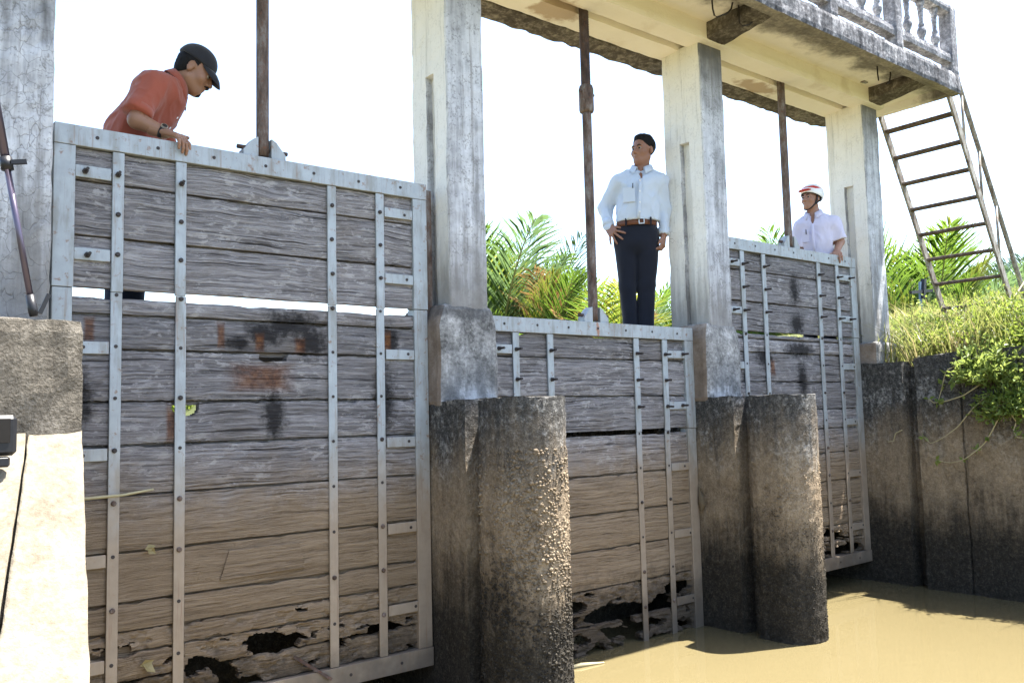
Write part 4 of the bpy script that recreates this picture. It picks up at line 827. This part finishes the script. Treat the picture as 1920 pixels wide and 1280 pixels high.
# ---- man with helmet behind the far gate
def man_helmet():
    t = thing('person', (4.22, .27, 1.92), 'man in lilac short-sleeved shirt and white helmet with red stripe behind the far gate', 'person', rz=-1.0)
    H_ = Head((.038, -.01, 1.440), (-.62, -.78, .06), (0, 0, 1), .92); X = (1, 0, 0)
    b = Vol((-.24, -.26, -.02), (.40, .22, 1.60), .008)
    def torso(v, e=0.):
        v.rc((.078, 0, 1.165), (.062, 0, 1.03), .098+e, .096+e, .04, X, 1.30); v.rc((.062, 0, 1.03), (.05, 0, .88), .096+e, .092+e, .05, X, 1.3); v.rc((-.03, .01, 1.205), (.190, .01, 1.205), .055+e, .055+e, .05); v.rc((.0, .015, 1.25), (.13, .015, 1.25), .034+e, .034+e, .05)
    torso(b); b.rc((.06, .015, 1.25), (.042, .005, 1.38), .055, .052, .03); H_.flesh(b)
    aL = [(-.055, .0, 1.195), (-.078, .02, 1.00), (-.06, -.14, .915)]; aR = [(.205, .0, 1.205), (.258, .01, 1.035), (.222, -.088, .930)]
    for a in (aL, aR): b.rc(a[0], a[1], .047, .040, .03); b.rc(a[1], a[2], .038, .026, .015)
    for hx in (-.03, .125): b.rc((hx, 0, .84), (hx, -.01, .46), .080, .054, .04); b.rc((hx, -.01, .46), (hx, .02, .08), .050, .036, .02); b.ell((hx, -.05, .045), (.04, .10, .035), .03)
    V1, F1 = b.mesh(); hs = [(V1, F1)]
    hv = Vol((.13, -.24, .77), (.33, -.03, 1.0), .0032); hv.rc((.226, -.075, .945), aR[2], .029, .027, .01)
    hand(hv, (.222, -.092, .927), (.228, -.140, .905), (0, 0, -1), (-1, 0, 0), [(.75, .6, .3), (.78, .6, .3), (.75, .6, .3), (.7, .6, .3)], .15, .9, .98, (-.85, -.4, -.2)); hv.cut((.226, -.072, .95), (0, 1, .7)); hs.append(hv.mesh())
    h2 = Vol((-.16, -.30, .77), (.06, -.09, 1.0), .0036); hand(h2, aL[2], (-.055, -.19, .905), (0, 0, -1), (1, 0, 0), [(.75, .6, .3)]*4, .15); hs.append(h2.mesh())
    V, F = join(hs); obj('body', V, F, M_skin3, t, True, local=True)
    sv = Vol((-.24, -.22, .80), (.40, .22, 1.36), .0075); torso(sv, .018)
    for a in (aL, aR): a0, a1 = np.array(a[0]), np.array(a[1]); e = a0+(a1-a0)*.98; sv.rc(a0, e, .070, .073, .03); sv.cut(a0+(a1-a0)*.93, a1-a0, .005, e-np.array((.048 if a is aR else .12, .12, .10)), e+np.array((.12 if a is aR else .03, .12, .055)))
    sv.ell((.05, -.015, 1.34), (.058, .060, .072), .008, None, True); [sv.ell((.036, -.10, z_), (r_, .06, .03), .006, None, True) for z_, r_ in ((1.295, .042), (1.27, .032), (1.245, .018), (1.228, .010))]
    V, F = sv.mesh(); V = folds(V, .010, 43, (1, 1, .55), 10); V = folds(V, .004, 48, (1.2, 1, .8), 24); V = creases(V, .010, 7, SK, 9); sh = obj('shirt', V, F, M_lilac, t, True, local=True)
    collar(sh, (.050, .004, 1.310), (-.05, -.10, 1), .058, (-.25, -1, 0), M_lilac, .035, .055)
    obj('placket', *tube([(.035, -.126, 1.19), (.034, -.142, 1.12), (.036, -.146, 1.04), (.04, -.145, .94)], [.010]*4, 8), M_lilac, sh, True, local=True)
    pk = obj('pocket', *cbox((-.055, -.128, 1.03), (.005, -.112, 1.13), .004), M_lilac, sh, local=True); obj('pen', *tube([(-.022, -.132, 1.10), (-.022, -.134, 1.145)], .0035, 8), M_black, pk, True, local=True)
    tv = Vol((-.20, -.20, .0), (.30, .20, .96), .010)
    for hx in (-.03, .125): tv.rc((hx, 0, .84), (hx, -.008, .48), .092, .066, .03); tv.rc((hx, -.008, .48), (hx, .02, .04), .064, .060, .02)
    tv.rc((.048, 0, .90), (.045, 0, .80), .09, .10, .03, X, 1.42).cut((0, 0, .035), (0, 0, -1)); wearing(t, 'trousers', tv, M_navy, .006, 51, (1, 1, .4), 12)
    for an in (-.03, .125):
        w = Vol((an-.07, -.19, -.01), (an+.07, .10, .12), .008); w.ell((an, -.055, .04), (.046, .125, .042), .02); w.ell((an, .02, .055), (.045, .06, .055), .03).cut((0, 0, .004), (0, 0, -1)); wearing(t, 'shoe', w, M_shoe, 0)
    hr = H_.hairvol(.005, lambda v: v.ell(H_.p(0, -.018, .036), np.array((.080, .097, .080))*.9, .01, H_.R)); hr.cut(H_.p(0, .04, .04), H_.R@np.array((0, 1, -.35))); hr.cut(H_.p(0, -.02, -.04), H_.R@np.array((0, .4, -1)))
    for q in (-1, 1): hr.ell(H_.p(q*.09, .02, -.01), (.03, .045, .042), .008, H_.R, True)
    wearing(t, 'hair', hr, M_hair, .003, 55, s=50); H_.features(t, M_iris, M_hair)
    hs_ = lambda e: np.array((.104+e, .124+e, .104+e))*.90; hc = H_.p(0, -.016, .050)
    hv = H_.hairvol(.0045, lambda v: v.ell(hc, hs_(0), .004, H_.R)); hv.cut(H_.p(0, .10, .048), H_.R@np.array((0, .36, -1)), .004); hv.ell(H_.p(0, -.016, .036), np.array((.094, .114, .088))*.90, .004, H_.R, True)
    hm = wearing(t, 'helmet', hv, M_helm, 0.)
    def shell(name, mat, test, e):
        v = H_.hairvol(.004, lambda v: v.ell(hc, hs_(e), .003, H_.R)); sl, g = v.blk(v.lo, v.lo+v.h*v.n); q = (g-H_.C)@H_.R/.90; v.d = np.maximum(np.maximum(v.d, test(q)), -(v.d+.010)); V, F = v.mesh(); return obj(name, V, F, mat, hm, True, local=True)
    shell('stripe', M_red, lambda q: np.abs(q[..., 2]-.098-.10*(q[..., 1]-.05))-.019*np.clip(1-np.abs(q[..., 1]-.045)/.085, 0, 1)+.002, .0025)
    vz = Vol(H_.C-.20, H_.C+.20, .004); vz.ell(H_.p(0, .090, .066), (.068, .050, .009), .004, H_.R).cut(H_.p(0, .086, .0), H_.R@np.array((0, -1, 0))); V, F = vz.mesh(); obj('visor', V, F, M_red, hm, True, local=True)
    rim = [H_.p(.093*math.sin(a), -.016+.110*math.cos(a), (.048+.36*(-.016+.110*math.cos(a)-.10))) for a in np.linspace(-1.7, 1.7, 33)]; obj('rim', *tube(rim, .0045, 8, False), M_black, hm, True, local=True)
    st = [H_.p(q*x, y, z) for q in (1,) for x, y, z in ((.079, .012, .035), (.078, .012, -.02), (.064, .028, -.07), (.036, .056, -.108), (.0, .074, -.122), (-.036, .056, -.108), (-.064, .028, -.07), (-.078, .012, -.02), (-.079, .012, .035))]
    obj('chin_strap', *tube(st, .0065, 8), M_black, hm, True, local=True)
    for q in (-1, 1): obj('chin_strap', *tube([H_.p(q*.082, -.055, .02), H_.p(q*.082, -.025, -.03), H_.p(q*.068, .022, -.066)], .0055, 8), M_black, hm, True, local=True)
man_helmet()

# ================================================================== VEGETATION
M_frond = leafmat('palm_frond_green', (.022, .060, .012), (.075, .135, .022), (.22, .34, .04)); M_frond2 = leafmat('palm_frond_yellow', (.05, .09, .016), (.15, .165, .028), (.34, .36, .05)); M_frond3 = leafmat('palm_frond_bluish', (.035, .075, .035), (.07, .12, .055), (.2, .3, .1))
M_dead = leafmat('dry_palm_frond', (.16, .09, .035), (.34, .20, .07), (.4, .25, .1), tfac=.25); M_rachis = simple('palm_midrib', (.20, .19, .06), .6, .3, 20)
M_leafA = leafmat('shrub_leaf', (.04, .085, .012), (.17, .22, .04), (.36, .44, .07), 9); M_leafB = leafmat('vine_leaf', (.07, .13, .022), (.24, .29, .08), (.42, .5, .12), 9); M_grass = leafmat('bank_grass', (.035, .06, .012), (.16, .165, .055), (.30, .32, .09), 5); M_straw = leafmat('straw_grass', (.22, .18, .08), (.38, .32, .16), (.5, .42, .2), 6, .3)
M_stem = simple('woody_stem', (.10, .075, .045), .8, .3, 30); M_vine = simple('pale_vine_stem', (.34, .30, .18), .7, .2, 40)
def frond(L, e0, e1, seed, mats, drop=.55, n=46):
    """pinnate leaf: arching midrib with two rows of narrow leaflets"""
    g = np.random.default_rng(seed); N = 22; t = np.linspace(0, 1, N); el = np.radians(e0+(e1-e0)*t**1.6); ds = L/(N-1)
    px = np.r_[0, np.cumsum(np.cos(el[:-1])*ds)]; pz = np.r_[0, np.cumsum(np.sin(el[:-1])*ds)]; pts = np.c_[px, .06*L*np.sin(t*2+seed)*t**2, pz]
    V, F = tube(pts, np.linspace(.028, .004, N)*L/3, 5); V = list(V); fm = [1]*len(F)
    for q in range(n):
        tt = .20+.80*(q+g.uniform(-.3, .3))/n; tt = min(max(tt, .15), .995); k = tt*(N-1); i = min(int(k), N-2); p = pts[i]+(pts[i+1]-pts[i])*(k-i); T = nz3(pts[i+1]-pts[i]); S = np.array((0, 1., 0)); U = np.cross(T, S)
        ll = L*.36*math.sin(math.pi*min(1, .18+tt*.80))**.8*g.uniform(.85, 1.1)+.05
        for sd_ in (-1, 1):
            if g.uniform() < .04: continue
            a = R(42+16*(1-tt)+g.uniform(-9, 9)); d = nz3(T*math.cos(a)+S*sd_*math.sin(a)+U*-.0+np.array((0, 0, .22))); d2 = nz3(d+np.array((0, 0, -drop*g.uniform(.4, 1.3)))); w = .0135*L/3*g.uniform(.8, 1.2)
            wv = nz3(np.cross(d, U)*1+U*.25); m1 = p+d*ll*.5; m2 = m1+d2*ll*.5; b = len(V)
            V += [p-wv*w*.35, p+wv*w*.35, m1+wv*w, m1-wv*w, m2]; F += [(b, b+1, b+2, b+3), (b+3, b+2, b+4)]; fm += [0, 0]
    return mesh_of('frond', V, F, [mats, M_rachis], False, fm)
FR = {}
for nm, mt in (('g', M_frond), ('y', M_frond2), ('b', M_frond3), ('d', M_dead)):
    FR[nm] = [frond(3.2, 86, 62-16*k, 100+k*7+ord(nm), mt, .30+.15*k, 60) for k in range(3)]
def palm(pos, h, n, kinds, seed, lab, spread=1.):
    g = random.Random(seed); gz = pos[2]; t = thing('nipa_palm', pos, lab, 'palm', 'palms on the bank behind the sluice')
    for k in range(n):
        me = FR[g.choice(kinds)][g.choice((0, 0, 0, 1, 1, 2))]; s_ = h/2.9*g.uniform(.5, 1.06)
        o = bpy.data.objects.new('frond', me); COL.objects.link(o); o.parent = t; o.location = (g.uniform(-.15, .15)*spread, g.uniform(-.15, .15)*spread, 0)
        o.rotation_euler = (g.uniform(-.10, .10), R(g.uniform(-8, 19))*spread, 2.399*k+g.uniform(-.4, .4)); o.scale = (s_,)*3
    V, F = tube([(pos[0], pos[1], gz-.4), (pos[0], pos[1], gz+.15), (pos[0]+.02, pos[1], gz+.45)], [.22, .19, .08], 9); obj('trunk', V, F, M_stem, t, True)
def ray_pos(d, dist, z): return (CAM[0]+d[0]*dist, CAM[1]+d[1]*dist, z)
PL = [((.600, .800), 12.5, .207, 'ggb', 'tall green palm close behind the first pier'), ((.6175, .7865), 15., .185, 'ggb', 'bluish green palm second from the first pier'), ((.634, .773), 11.5, .172, 'ggy', 'bright green palm with upright fronds in the middle bay'), ((.6513, .759), 13., .183, 'gy', 'fan-shaped light green palm left of the dry frond'), ((.668, .744), 12., .166, 'yydg', 'yellowing palm with dry orange frond left of the middle lifting rod'), ((.684, .730), 13.5, .160, 'gb', 'green palm just behind the middle lifting rod'),
      ((.697, .717), 11.5, .146, 'gyd', 'yellow green palm right of the middle lifting rod'), ((.7095, .7047), 15., .140, 'gb', 'low palm behind the standing man at his left'), ((.727, .686), 17., .125, 'gb', 'short palm seen between the legs of the standing man'), ((.7475, .664), 13., .140, 'gg', 'dark green palm right of the standing man'),
      ((.8186, .5743), 24., .186, 'gb', 'distant palm top left of the far lifting rod'), ((.830, .5577), 23., .189, 'gb', 'distant palm top behind the far lifting rod'),
      ((.8905, .455), 13.5, .172, 'ggy', 'tall bright palm just right of the far column'), ((.898, .441), 12., .150, 'gy', 'light green palm behind the foot of the ladder'), ((.904, .428), 16., .160, 'gyb', 'yellowish palm seen through the lower rungs'), ((.912, .410), 18., .150, 'gb', 'bluish palm seen through the middle of the ladder'), ((.9244, .3814), 21., .146, 'b', 'far bluish palm right of centre behind the rungs'), ((.9304, .3664), 17., .136, 'gb', 'palm beyond the near ladder stringer'), ((.937, .349), 13., .112, 'gg', 'low green palm at the right edge below the handrail')]
for k, (d, dist, sl, kinds, lab) in enumerate(PL):
    L_ = math.hypot(*d); d = (d[0]/L_, d[1]/L_); gz = 1.0 if dist < 20 else 1.6; p = ray_pos(d, dist, gz); h = CAM[2]+sl*dist-gz
    palm(p, h, 16, kinds, 300+k, lab)
# ------------------------------------------------------------------ bank shrubs, grass and vines
def leaves(centres, dirs, size, g, fold=.3, aspect=.42):
    n = len(centres); d = dirs/np.linalg.norm(dirs, axis=1, keepdims=True); r = g.normal(size=(n, 3)); s = np.cross(d, r); s /= np.linalg.norm(s, axis=1, keepdims=True); u = np.cross(s, d); L = size*g.uniform(.6, 1.3, (n, 1)); w = L*aspect
    V = np.stack([centres, centres+d*L*.45+s*w*.5+u*L*.10, centres+d*L, centres+d*L*.45-s*w*.5+u*L*.10, centres+d*L*.5-u*L*.04], 1).reshape(-1, 3); b = np.arange(n)[:, None]*5
    F = np.concatenate([b+np.array([[0, 1, 4]]), b+np.array([[1, 2, 4]]), b+np.array([[2, 3, 4]]), b+np.array([[3, 0, 4]])]); return V, F
def shrub(name, c, rad, ntw, seed, lab, mat, size=.05, droop=0., cat='shrub', grp='shrubs on the right bank'):
    if c[1] < 2 and droop == 0: rad = (rad[0]*1.1, rad[1]*1.1, rad[2]*1.45); ntw = int(ntw*1.5)
    g = np.random.default_rng(seed); c = np.array(c, float); rad = np.array(rad, float); t = thing(name, c-[0, 0, rad[2]*.8], lab, cat, grp); C_, D_, tw = [], [], []
    for k in range(ntw):
        v = g.normal(size=3); v /= np.linalg.norm(v); v[2] = abs(v[2])*.9-droop*.5; e = c+v*rad*g.uniform(.45, 1.05); b = c+np.array((v[0]*rad[0]*.25, v[1]*rad[1]*.25, -rad[2]*.6)); m_ = (b+e)/2+g.normal(size=3)*rad*.12
        q = np.linspace(0, 1, 9)[:, None]; pts = (1-q)**2*b+2*q*(1-q)*m_+q*q*e; pts[:, 2] -= droop*.25*q[:, 0]**2
        if k % 3 == 0: tw.append(tube(pts, np.linspace(.006, .0015, 9), 4))
        nl = g.integers(9, 16); ii = g.integers(3, 9, nl); C_.append(pts[ii]+g.normal(size=(nl, 3))*.018); D_.append((e-b)/np.linalg.norm(e-b)*.5+g.normal(size=(nl, 3))*.6+np.array((0, 0, .1-droop*.5)))
    V, F = leaves(np.concatenate(C_), np.concatenate(D_), size, g); obj('foliage', V, F.tolist(), mat, t); obj('stems', *join(tw), M_stem, t)
    return t
SH = [((4.95, -.55, 1.98), (.28, .30, .20), 130, 'low bush on the wall top beside the far column plinth', M_leafA, .04, 0), ((5.05, -1.0, 2.06), (.38, .36, .30), 190, 'round bush on the wall top left of the hanging vines', M_leafA, .045, 0), ((4.58, -1.08, 1.86), (.32, .34, .42), 420, 'vine-covered bush spilling over the wall edge at the right', M_leafB, .055, .45), ((4.80, -1.48, 2.02), (.45, .40, .42), 380, 'bush at the right edge of the picture above the wall', M_leafA, .05, .2), ((4.52, -1.26, 1.62), (.24, .34, .38), 420, 'low hanging tangle of leaves at the right edge of the wall', M_leafB, .045, .6),
      ((5.5, -.45, 2.02), (.45, .4, .28), 200, 'bush in front of the ladder foot', M_leafA, .04, 0), ((6.0, -.85, 2.12), (.5, .4, .32), 200, 'bush under the near ladder stringer', M_leafB, .045, 0), ((5.5, .35, 1.98), (.45, .4, .26), 160, 'bush right of the far column behind the wall', M_leafA, .04, 0), ((6.5, .35, 2.16), (.5, .4, .34), 200, 'bush around the far foot of the ladder', M_leafB, .045, 0), ((6.9, -.6, 2.25), (.6, .5, .36), 200, 'bush below the end of the handrail', M_leafA, .045, 0), ((7.6, .6, 2.3), (.7, .5, .42), 200, 'tall bush behind the ladder foot among the palms', M_leafA, .05, 0),
      ((6.1, 17.5, 1.75), (1.5, 1.2, .9), 260, 'leafy bush beyond the canal glimpsed through the hole in the near gate', M_leafA, .16, 0), ((5.9, 22.5, 1.75), (1.6, 1.4, 1.0), 260, 'far leafy bush beyond the canal behind the near gate', M_leafA, .18, 0), ((6.3, 13.0, 1.7), (1.2, 1.0, .8), 240, 'leafy bush at the canal edge below the middle palms', M_leafA, .13, 0)]
for k, (c, r_, n, lab, mt, sz, dr) in enumerate(SH): shrub('bank_shrub', c, r_, n, 500+k, lab, mt, sz, dr)
g = np.random.default_rng(77); N = 26000
X_ = g.uniform(4.62, 9.5, N); Y_ = g.uniform(-2.6, 1.8, N); k = g.uniform(size=N) < np.clip(1.15-(X_-4.6)*.12, .3, 1); X_, Y_ = X_[k], Y_[k]; N = len(X_)
Zg = ground_z(X_, Y_); Zg = np.maximum(Zg, np.where(X_ < 4.96, 1.85, Zg)); Hh = g.uniform(.08, .40, N)*np.where(fbm(np.stack([X_, Y_, X_*0], -1), 1.4, 5) > .5, 1.15, .7); an = g.uniform(0, 2*math.pi, N); be = g.uniform(.3, 1.5, N); dx, dy = np.cos(an), np.sin(an); w = g.uniform(.003, .007, N)
p0 = np.stack([X_, Y_, Zg-.03], -1); sdv = np.stack([-dy, dx, dx*0], -1)*w[:, None]; dv = np.stack([dx, dy, dx*0], -1)*(Hh*be)[:, None]; uz = np.stack([dx*0, dx*0, Hh], -1)
V = np.stack([p0-sdv, p0+sdv, p0+dv*.3+uz*.6+sdv*.8, p0+dv*.3+uz*.6-sdv*.8, p0+dv+uz*.92], 1).reshape(-1, 3); b = np.arange(N)[:, None]*5; F = (b+np.array([[0, 1, 2, 3]])).tolist()+(b+np.array([[3, 2, 4]])).tolist(); fm = np.tile((g.uniform(size=N) < .20).astype(int), 2)
props(obj('grass', V, F, [M_grass, M_straw], None, False, fm), 'yellow green grass and straw covering the right bank', 'grass', kind='stuff')
def weeds(c, n, h, seed, lab, mat):
    g = np.random.default_rng(seed); t = thing('weed_clump', c, lab, 'weeds', 'weed clumps on the right bank'); V, F = [], []
    for k in range(n):
        a = g.uniform(0, 6.283); L_ = h*g.uniform(.5, 1.1); b = np.array(c)+np.array((g.normal()*.10, g.normal()*.10, -.05)); d = np.array((math.cos(a), math.sin(a), 0)); bend = g.uniform(.2, .9); w = g.uniform(.004, .009); sd_ = np.array((-d[1], d[0], 0))*w; i0 = len(V)
        for q in (0, .3, .6, .85, 1): p = b+d*L_*bend*q**1.8+np.array((0, 0, L_*(q-.35*bend*q*q))); V += [p-sd_*(1-q*.95), p+sd_*(1-q*.95)]
        F += [(i0+2*j, i0+2*j+1, i0+2*j+3, i0+2*j+2) for j in range(4)]
    obj('blades', V, F, mat, t)
WD = [((4.80, -.75, 1.95), 60, .42, 'weed clump on the wall top above the joint'), ((4.70, -1.0, 1.98), 70, .55, 'weed clump at the wall edge left of the spilling bush'), ((5.2, -1.3, 2.05), 80, .75, 'tall weed clump at the right above the spilling bush'), ((5.5, -.9, 2.0), 70, .6, 'tall weed clump left of the near ladder stringer'), ((6.2, -.3, 2.1), 70, .6, 'weed clump between the ladder feet'), ((5.3, -.2, 1.95), 60, .5, 'weed clump right of the far column plinth'), ((6.9, -1.0, 2.2), 80, .8, 'tall weed clump below the handrail at the right edge'), ((5.9, .1, 2.0), 60, .6, 'weed clump in front of the far ladder foot')]
for k, (c, n, h, lab) in enumerate(WD): weeds(c, n, h, 700+k, lab, M_grass if k % 3 else M_straw)
VN = [([(-1.02, 1.87), (-.864, 1.827), (-.755, 1.769), (-.725, 1.697), (-.693, 1.599), (-.675, 1.526)], 4.46, 'pale vine with few leaves dangling left of the bush'), ([(-1.03, 1.66), (-.876, 1.563), (-.727, 1.52), (-.64, 1.514), (-.608, 1.545)], 4.44, 'short vine curling up at its tip near the wall groove'), ([(-1.06, 1.56), (-.951, 1.465), (-.877, 1.382), (-.819, 1.319), (-.708, 1.234), (-.597, 1.181), (-.544, 1.232)], 4.44, 'long bare vine crossing the wall joint'),
      ([(-1.18, 1.46), (-1.086, 1.278), (-1.026, 1.195), (-.958, 1.133), (-.864, 1.06), (-.747, 1.031), (-.642, 1.054)], 4.42, 'lowest long vine with small leaves hanging across the joint'), ([(-.353, 1.293), (-.291, 1.266), (-.264, 1.199), (-.221, 1.194)], 4.47, 'dry pale tendril stuck to the wall left of the groove'), ([(-1.24, 1.42), (-1.271, 1.359), (-1.248, 1.287), (-1.274, 1.239), (-1.34, 1.239)], 4.40, 'hooked vine at the right edge below the bush')]
for k, (pts, x, lab) in enumerate(VN):
    g = np.random.default_rng(600+k); q = np.array([(x+.01*math.sin(i*2.1+k), y, z) for i, (y, z) in enumerate(pts)]); tt = np.linspace(0, len(q)-1, 26); q = np.stack([np.interp(tt, np.arange(len(q)), q[:, j]) for j in range(3)], -1); q[1:-1] = (q[:-2]+2*q[1:-1]+q[2:])/4
    t = thing('hanging_vine', q[0], lab, 'vine', 'vines hanging over the right wall'); obj('stem', *tube(q, np.linspace(.006, .0028, 26), 6), M_vine, t, True)
    if k != 4:
        for j in (6, 12, 17, 25) if k != 2 else (4, 25):
            nl = 4; V, F = leaves(np.repeat(q[j:j+1], nl, 0), g.normal(size=(nl, 3))*[.4, 1, .8], .05, g, aspect=.6); obj('leaf', V, F.tolist(), M_leafB, t)
# bamboo-like dry branch by the handrail
t = thing('dry_branch', (5.95, -.6, 2.2), 'thin dry branch leaning out of the bushes by the handrail', 'branch'); obj('stem', *tube([(5.93, -.62, 2.25), (6.2, -.6, 2.46), (6.6, -.6, 2.72), (6.9, -.55, 2.9)], [.009, .008, .006, .004], 7), M_vine, t, True)

# ================================================================== SMALL THINGS
M_alu = simple('purplish_anodised_tube', (.10, .085, .115), .3, .1, 30, .05, .7)
t = thing('camera_tripod', (-2.29, -.68, 1.872), 'tripod with grey telescopic leg standing on the concrete block at the left edge', 'tripod'); ap = np.array((-2.29, -.68, 3.15))
for fx, fy in ((-2.075, -.74), (-2.62, -.72), (-2.5, -.2)):
    f_ = np.array((fx, fy, 1.885)); d = nz3(ap-f_); L_ = np.linalg.norm(ap-f_); lg = obj('leg', *tube([f_+d*.06, f_+d*L_*.42], .0105, 12), M_alu, t, True); obj('upper_tube', *tube([f_+d*L_*.40, ap], .0145, 12), M_alu, lg, True)
    c = f_+d*L_*.41; obj('clamp', *tube([c-d*.022, c+d*.022], .020, 12), M_black, lg, True); obj('clamp_lever', *beam(c+np.array((.012, -.01, .004)), c+np.array((.058, -.02, .012)), .02, .014), M_black, lg)
    obj('foot', *tube([f_-d*.004, f_+d*.02, f_+d*.07], [.013, .016, .014], 12), M_black, lg, True); obj('spike_lever', *beam(f_+np.array((.018, 0, .006)), f_+np.array((.045, 0, .075)), .012, .014), M_black, lg)
obj('head', *lathe([(.05, 3.06), (.055, 3.12), (.03, 3.14), (.03, 3.22), (.045, 3.23), (.045, 3.25)], (-2.29, -.68, .05), 16), M_black, t, True)
t = thing('field_recorder', (-2.185, -.93, 1.40), 'small black device lying on the sunlit coping at the left edge', 'device'); V, F = cbox((-2.265, -.975, 1.42), (-2.150, -.93, 1.545), .012); obj('case', V, F, M_black, t)
obj('screen', *cbox((-2.25, -.978, 1.46), (-2.17, -.9755, 1.535), .001), M_iris, t); obj('base', *cbox((-2.25, -.975, 1.385), (-2.168, -.93, 1.4185), .006), M_black, t)
M_bluepaint = simple('blue_grey_paint', (.12, .18, .26), .5, .3, 30)
t = thing('pump_stand', (7.45, .9, 1.9), 'narrow blue metal stand with dark crossbar among the bushes behind the ladder', 'stand'); obj('post', *beam((7.40, .9, 1.9), (7.50, .9, 2.95), .022, .03), M_bluepaint, t); obj('post', *beam((7.52, .93, 1.9), (7.56, .93, 2.85), .02, .025), M_bluepaint, t)
obj('crossbar', *beam((7.22, .88, 2.80), (7.74, .88, 2.86), .03, .035), M_black, t); obj('clamp', *beam((7.50, .88, 2.75), (7.55, .88, 2.98), .05, .05), M_black, t)
t = thing('floating_stick', (.98, -.12, .005), 'pale stick floating on the dark water in front of the lowered gate', 'stick'); obj('stem', *tube([(.80, -.10, .004), (.95, -.13, .010), (1.10, -.17, .004)], [.008, .014, .005], 8), M_vine, t, True)
# debris caught on the gates
t = thing('driftwood_stick', (-1.80, -.01, 1.20), 'thin bamboo stick jammed behind the straps of the near gate', 'stick'); obj('stem', *tube([(-1.92, -.014, 1.190), (-1.75, -.016, 1.196), (-1.60, -.015, 1.20), (-1.47, -.004, 1.215)], [.006, .007, .006, .005], 8), M_vine, t, True)
t = thing('wood_splinter', (-.62, -.03, .23), 'dark splinter of wood wedged above the bottom rail of the near gate', 'splinter'); obj('stem', *beam((-.80, .02, .36), (-.62, -.022, .225), .012, .014), M_dark_rust, t)
for c, sz, lab in (((-1.505, -.004, .955), .042, 'yellow fallen leaf stuck on the muddy boards of the near gate'), ((-1.52, -.004, .46), .055, 'pale withered leaf stuck low on the near gate')):
    t = thing('fallen_leaf', c, lab, 'leaf', 'leaves stuck on the near gate'); g = np.random.default_rng(int(sz*1000)); V, F = leaves(np.array([c, c])+[[0, -.004, 0], [.01, -.006, .008]], np.array([[1., -.1, .3], [.6, -.1, -.5]]), sz, g, aspect=.7); obj('blade', V, F.tolist(), M_straw, t)
t = thing('frayed_rag', (2.245, -.03, .86), 'frayed tan rag snagged at the right stile of the lowered gate', 'rag'); v_ = Vol((2.18, -.09, .76), (2.31, .03, 1.0), .006); v_.ell((2.245, -.025, .86), (.030, .025, .045), .01); v_.rc((2.235, -.02, .89), (2.225, -.02, .96), .014, .006, .02); v_.rc((2.24, -.03, .84), (2.225, -.03, .80), .02, .008, .02); wearing(t, 'cloth', v_, M_stem, .0); t.children[0].location = -np.array(t.location)
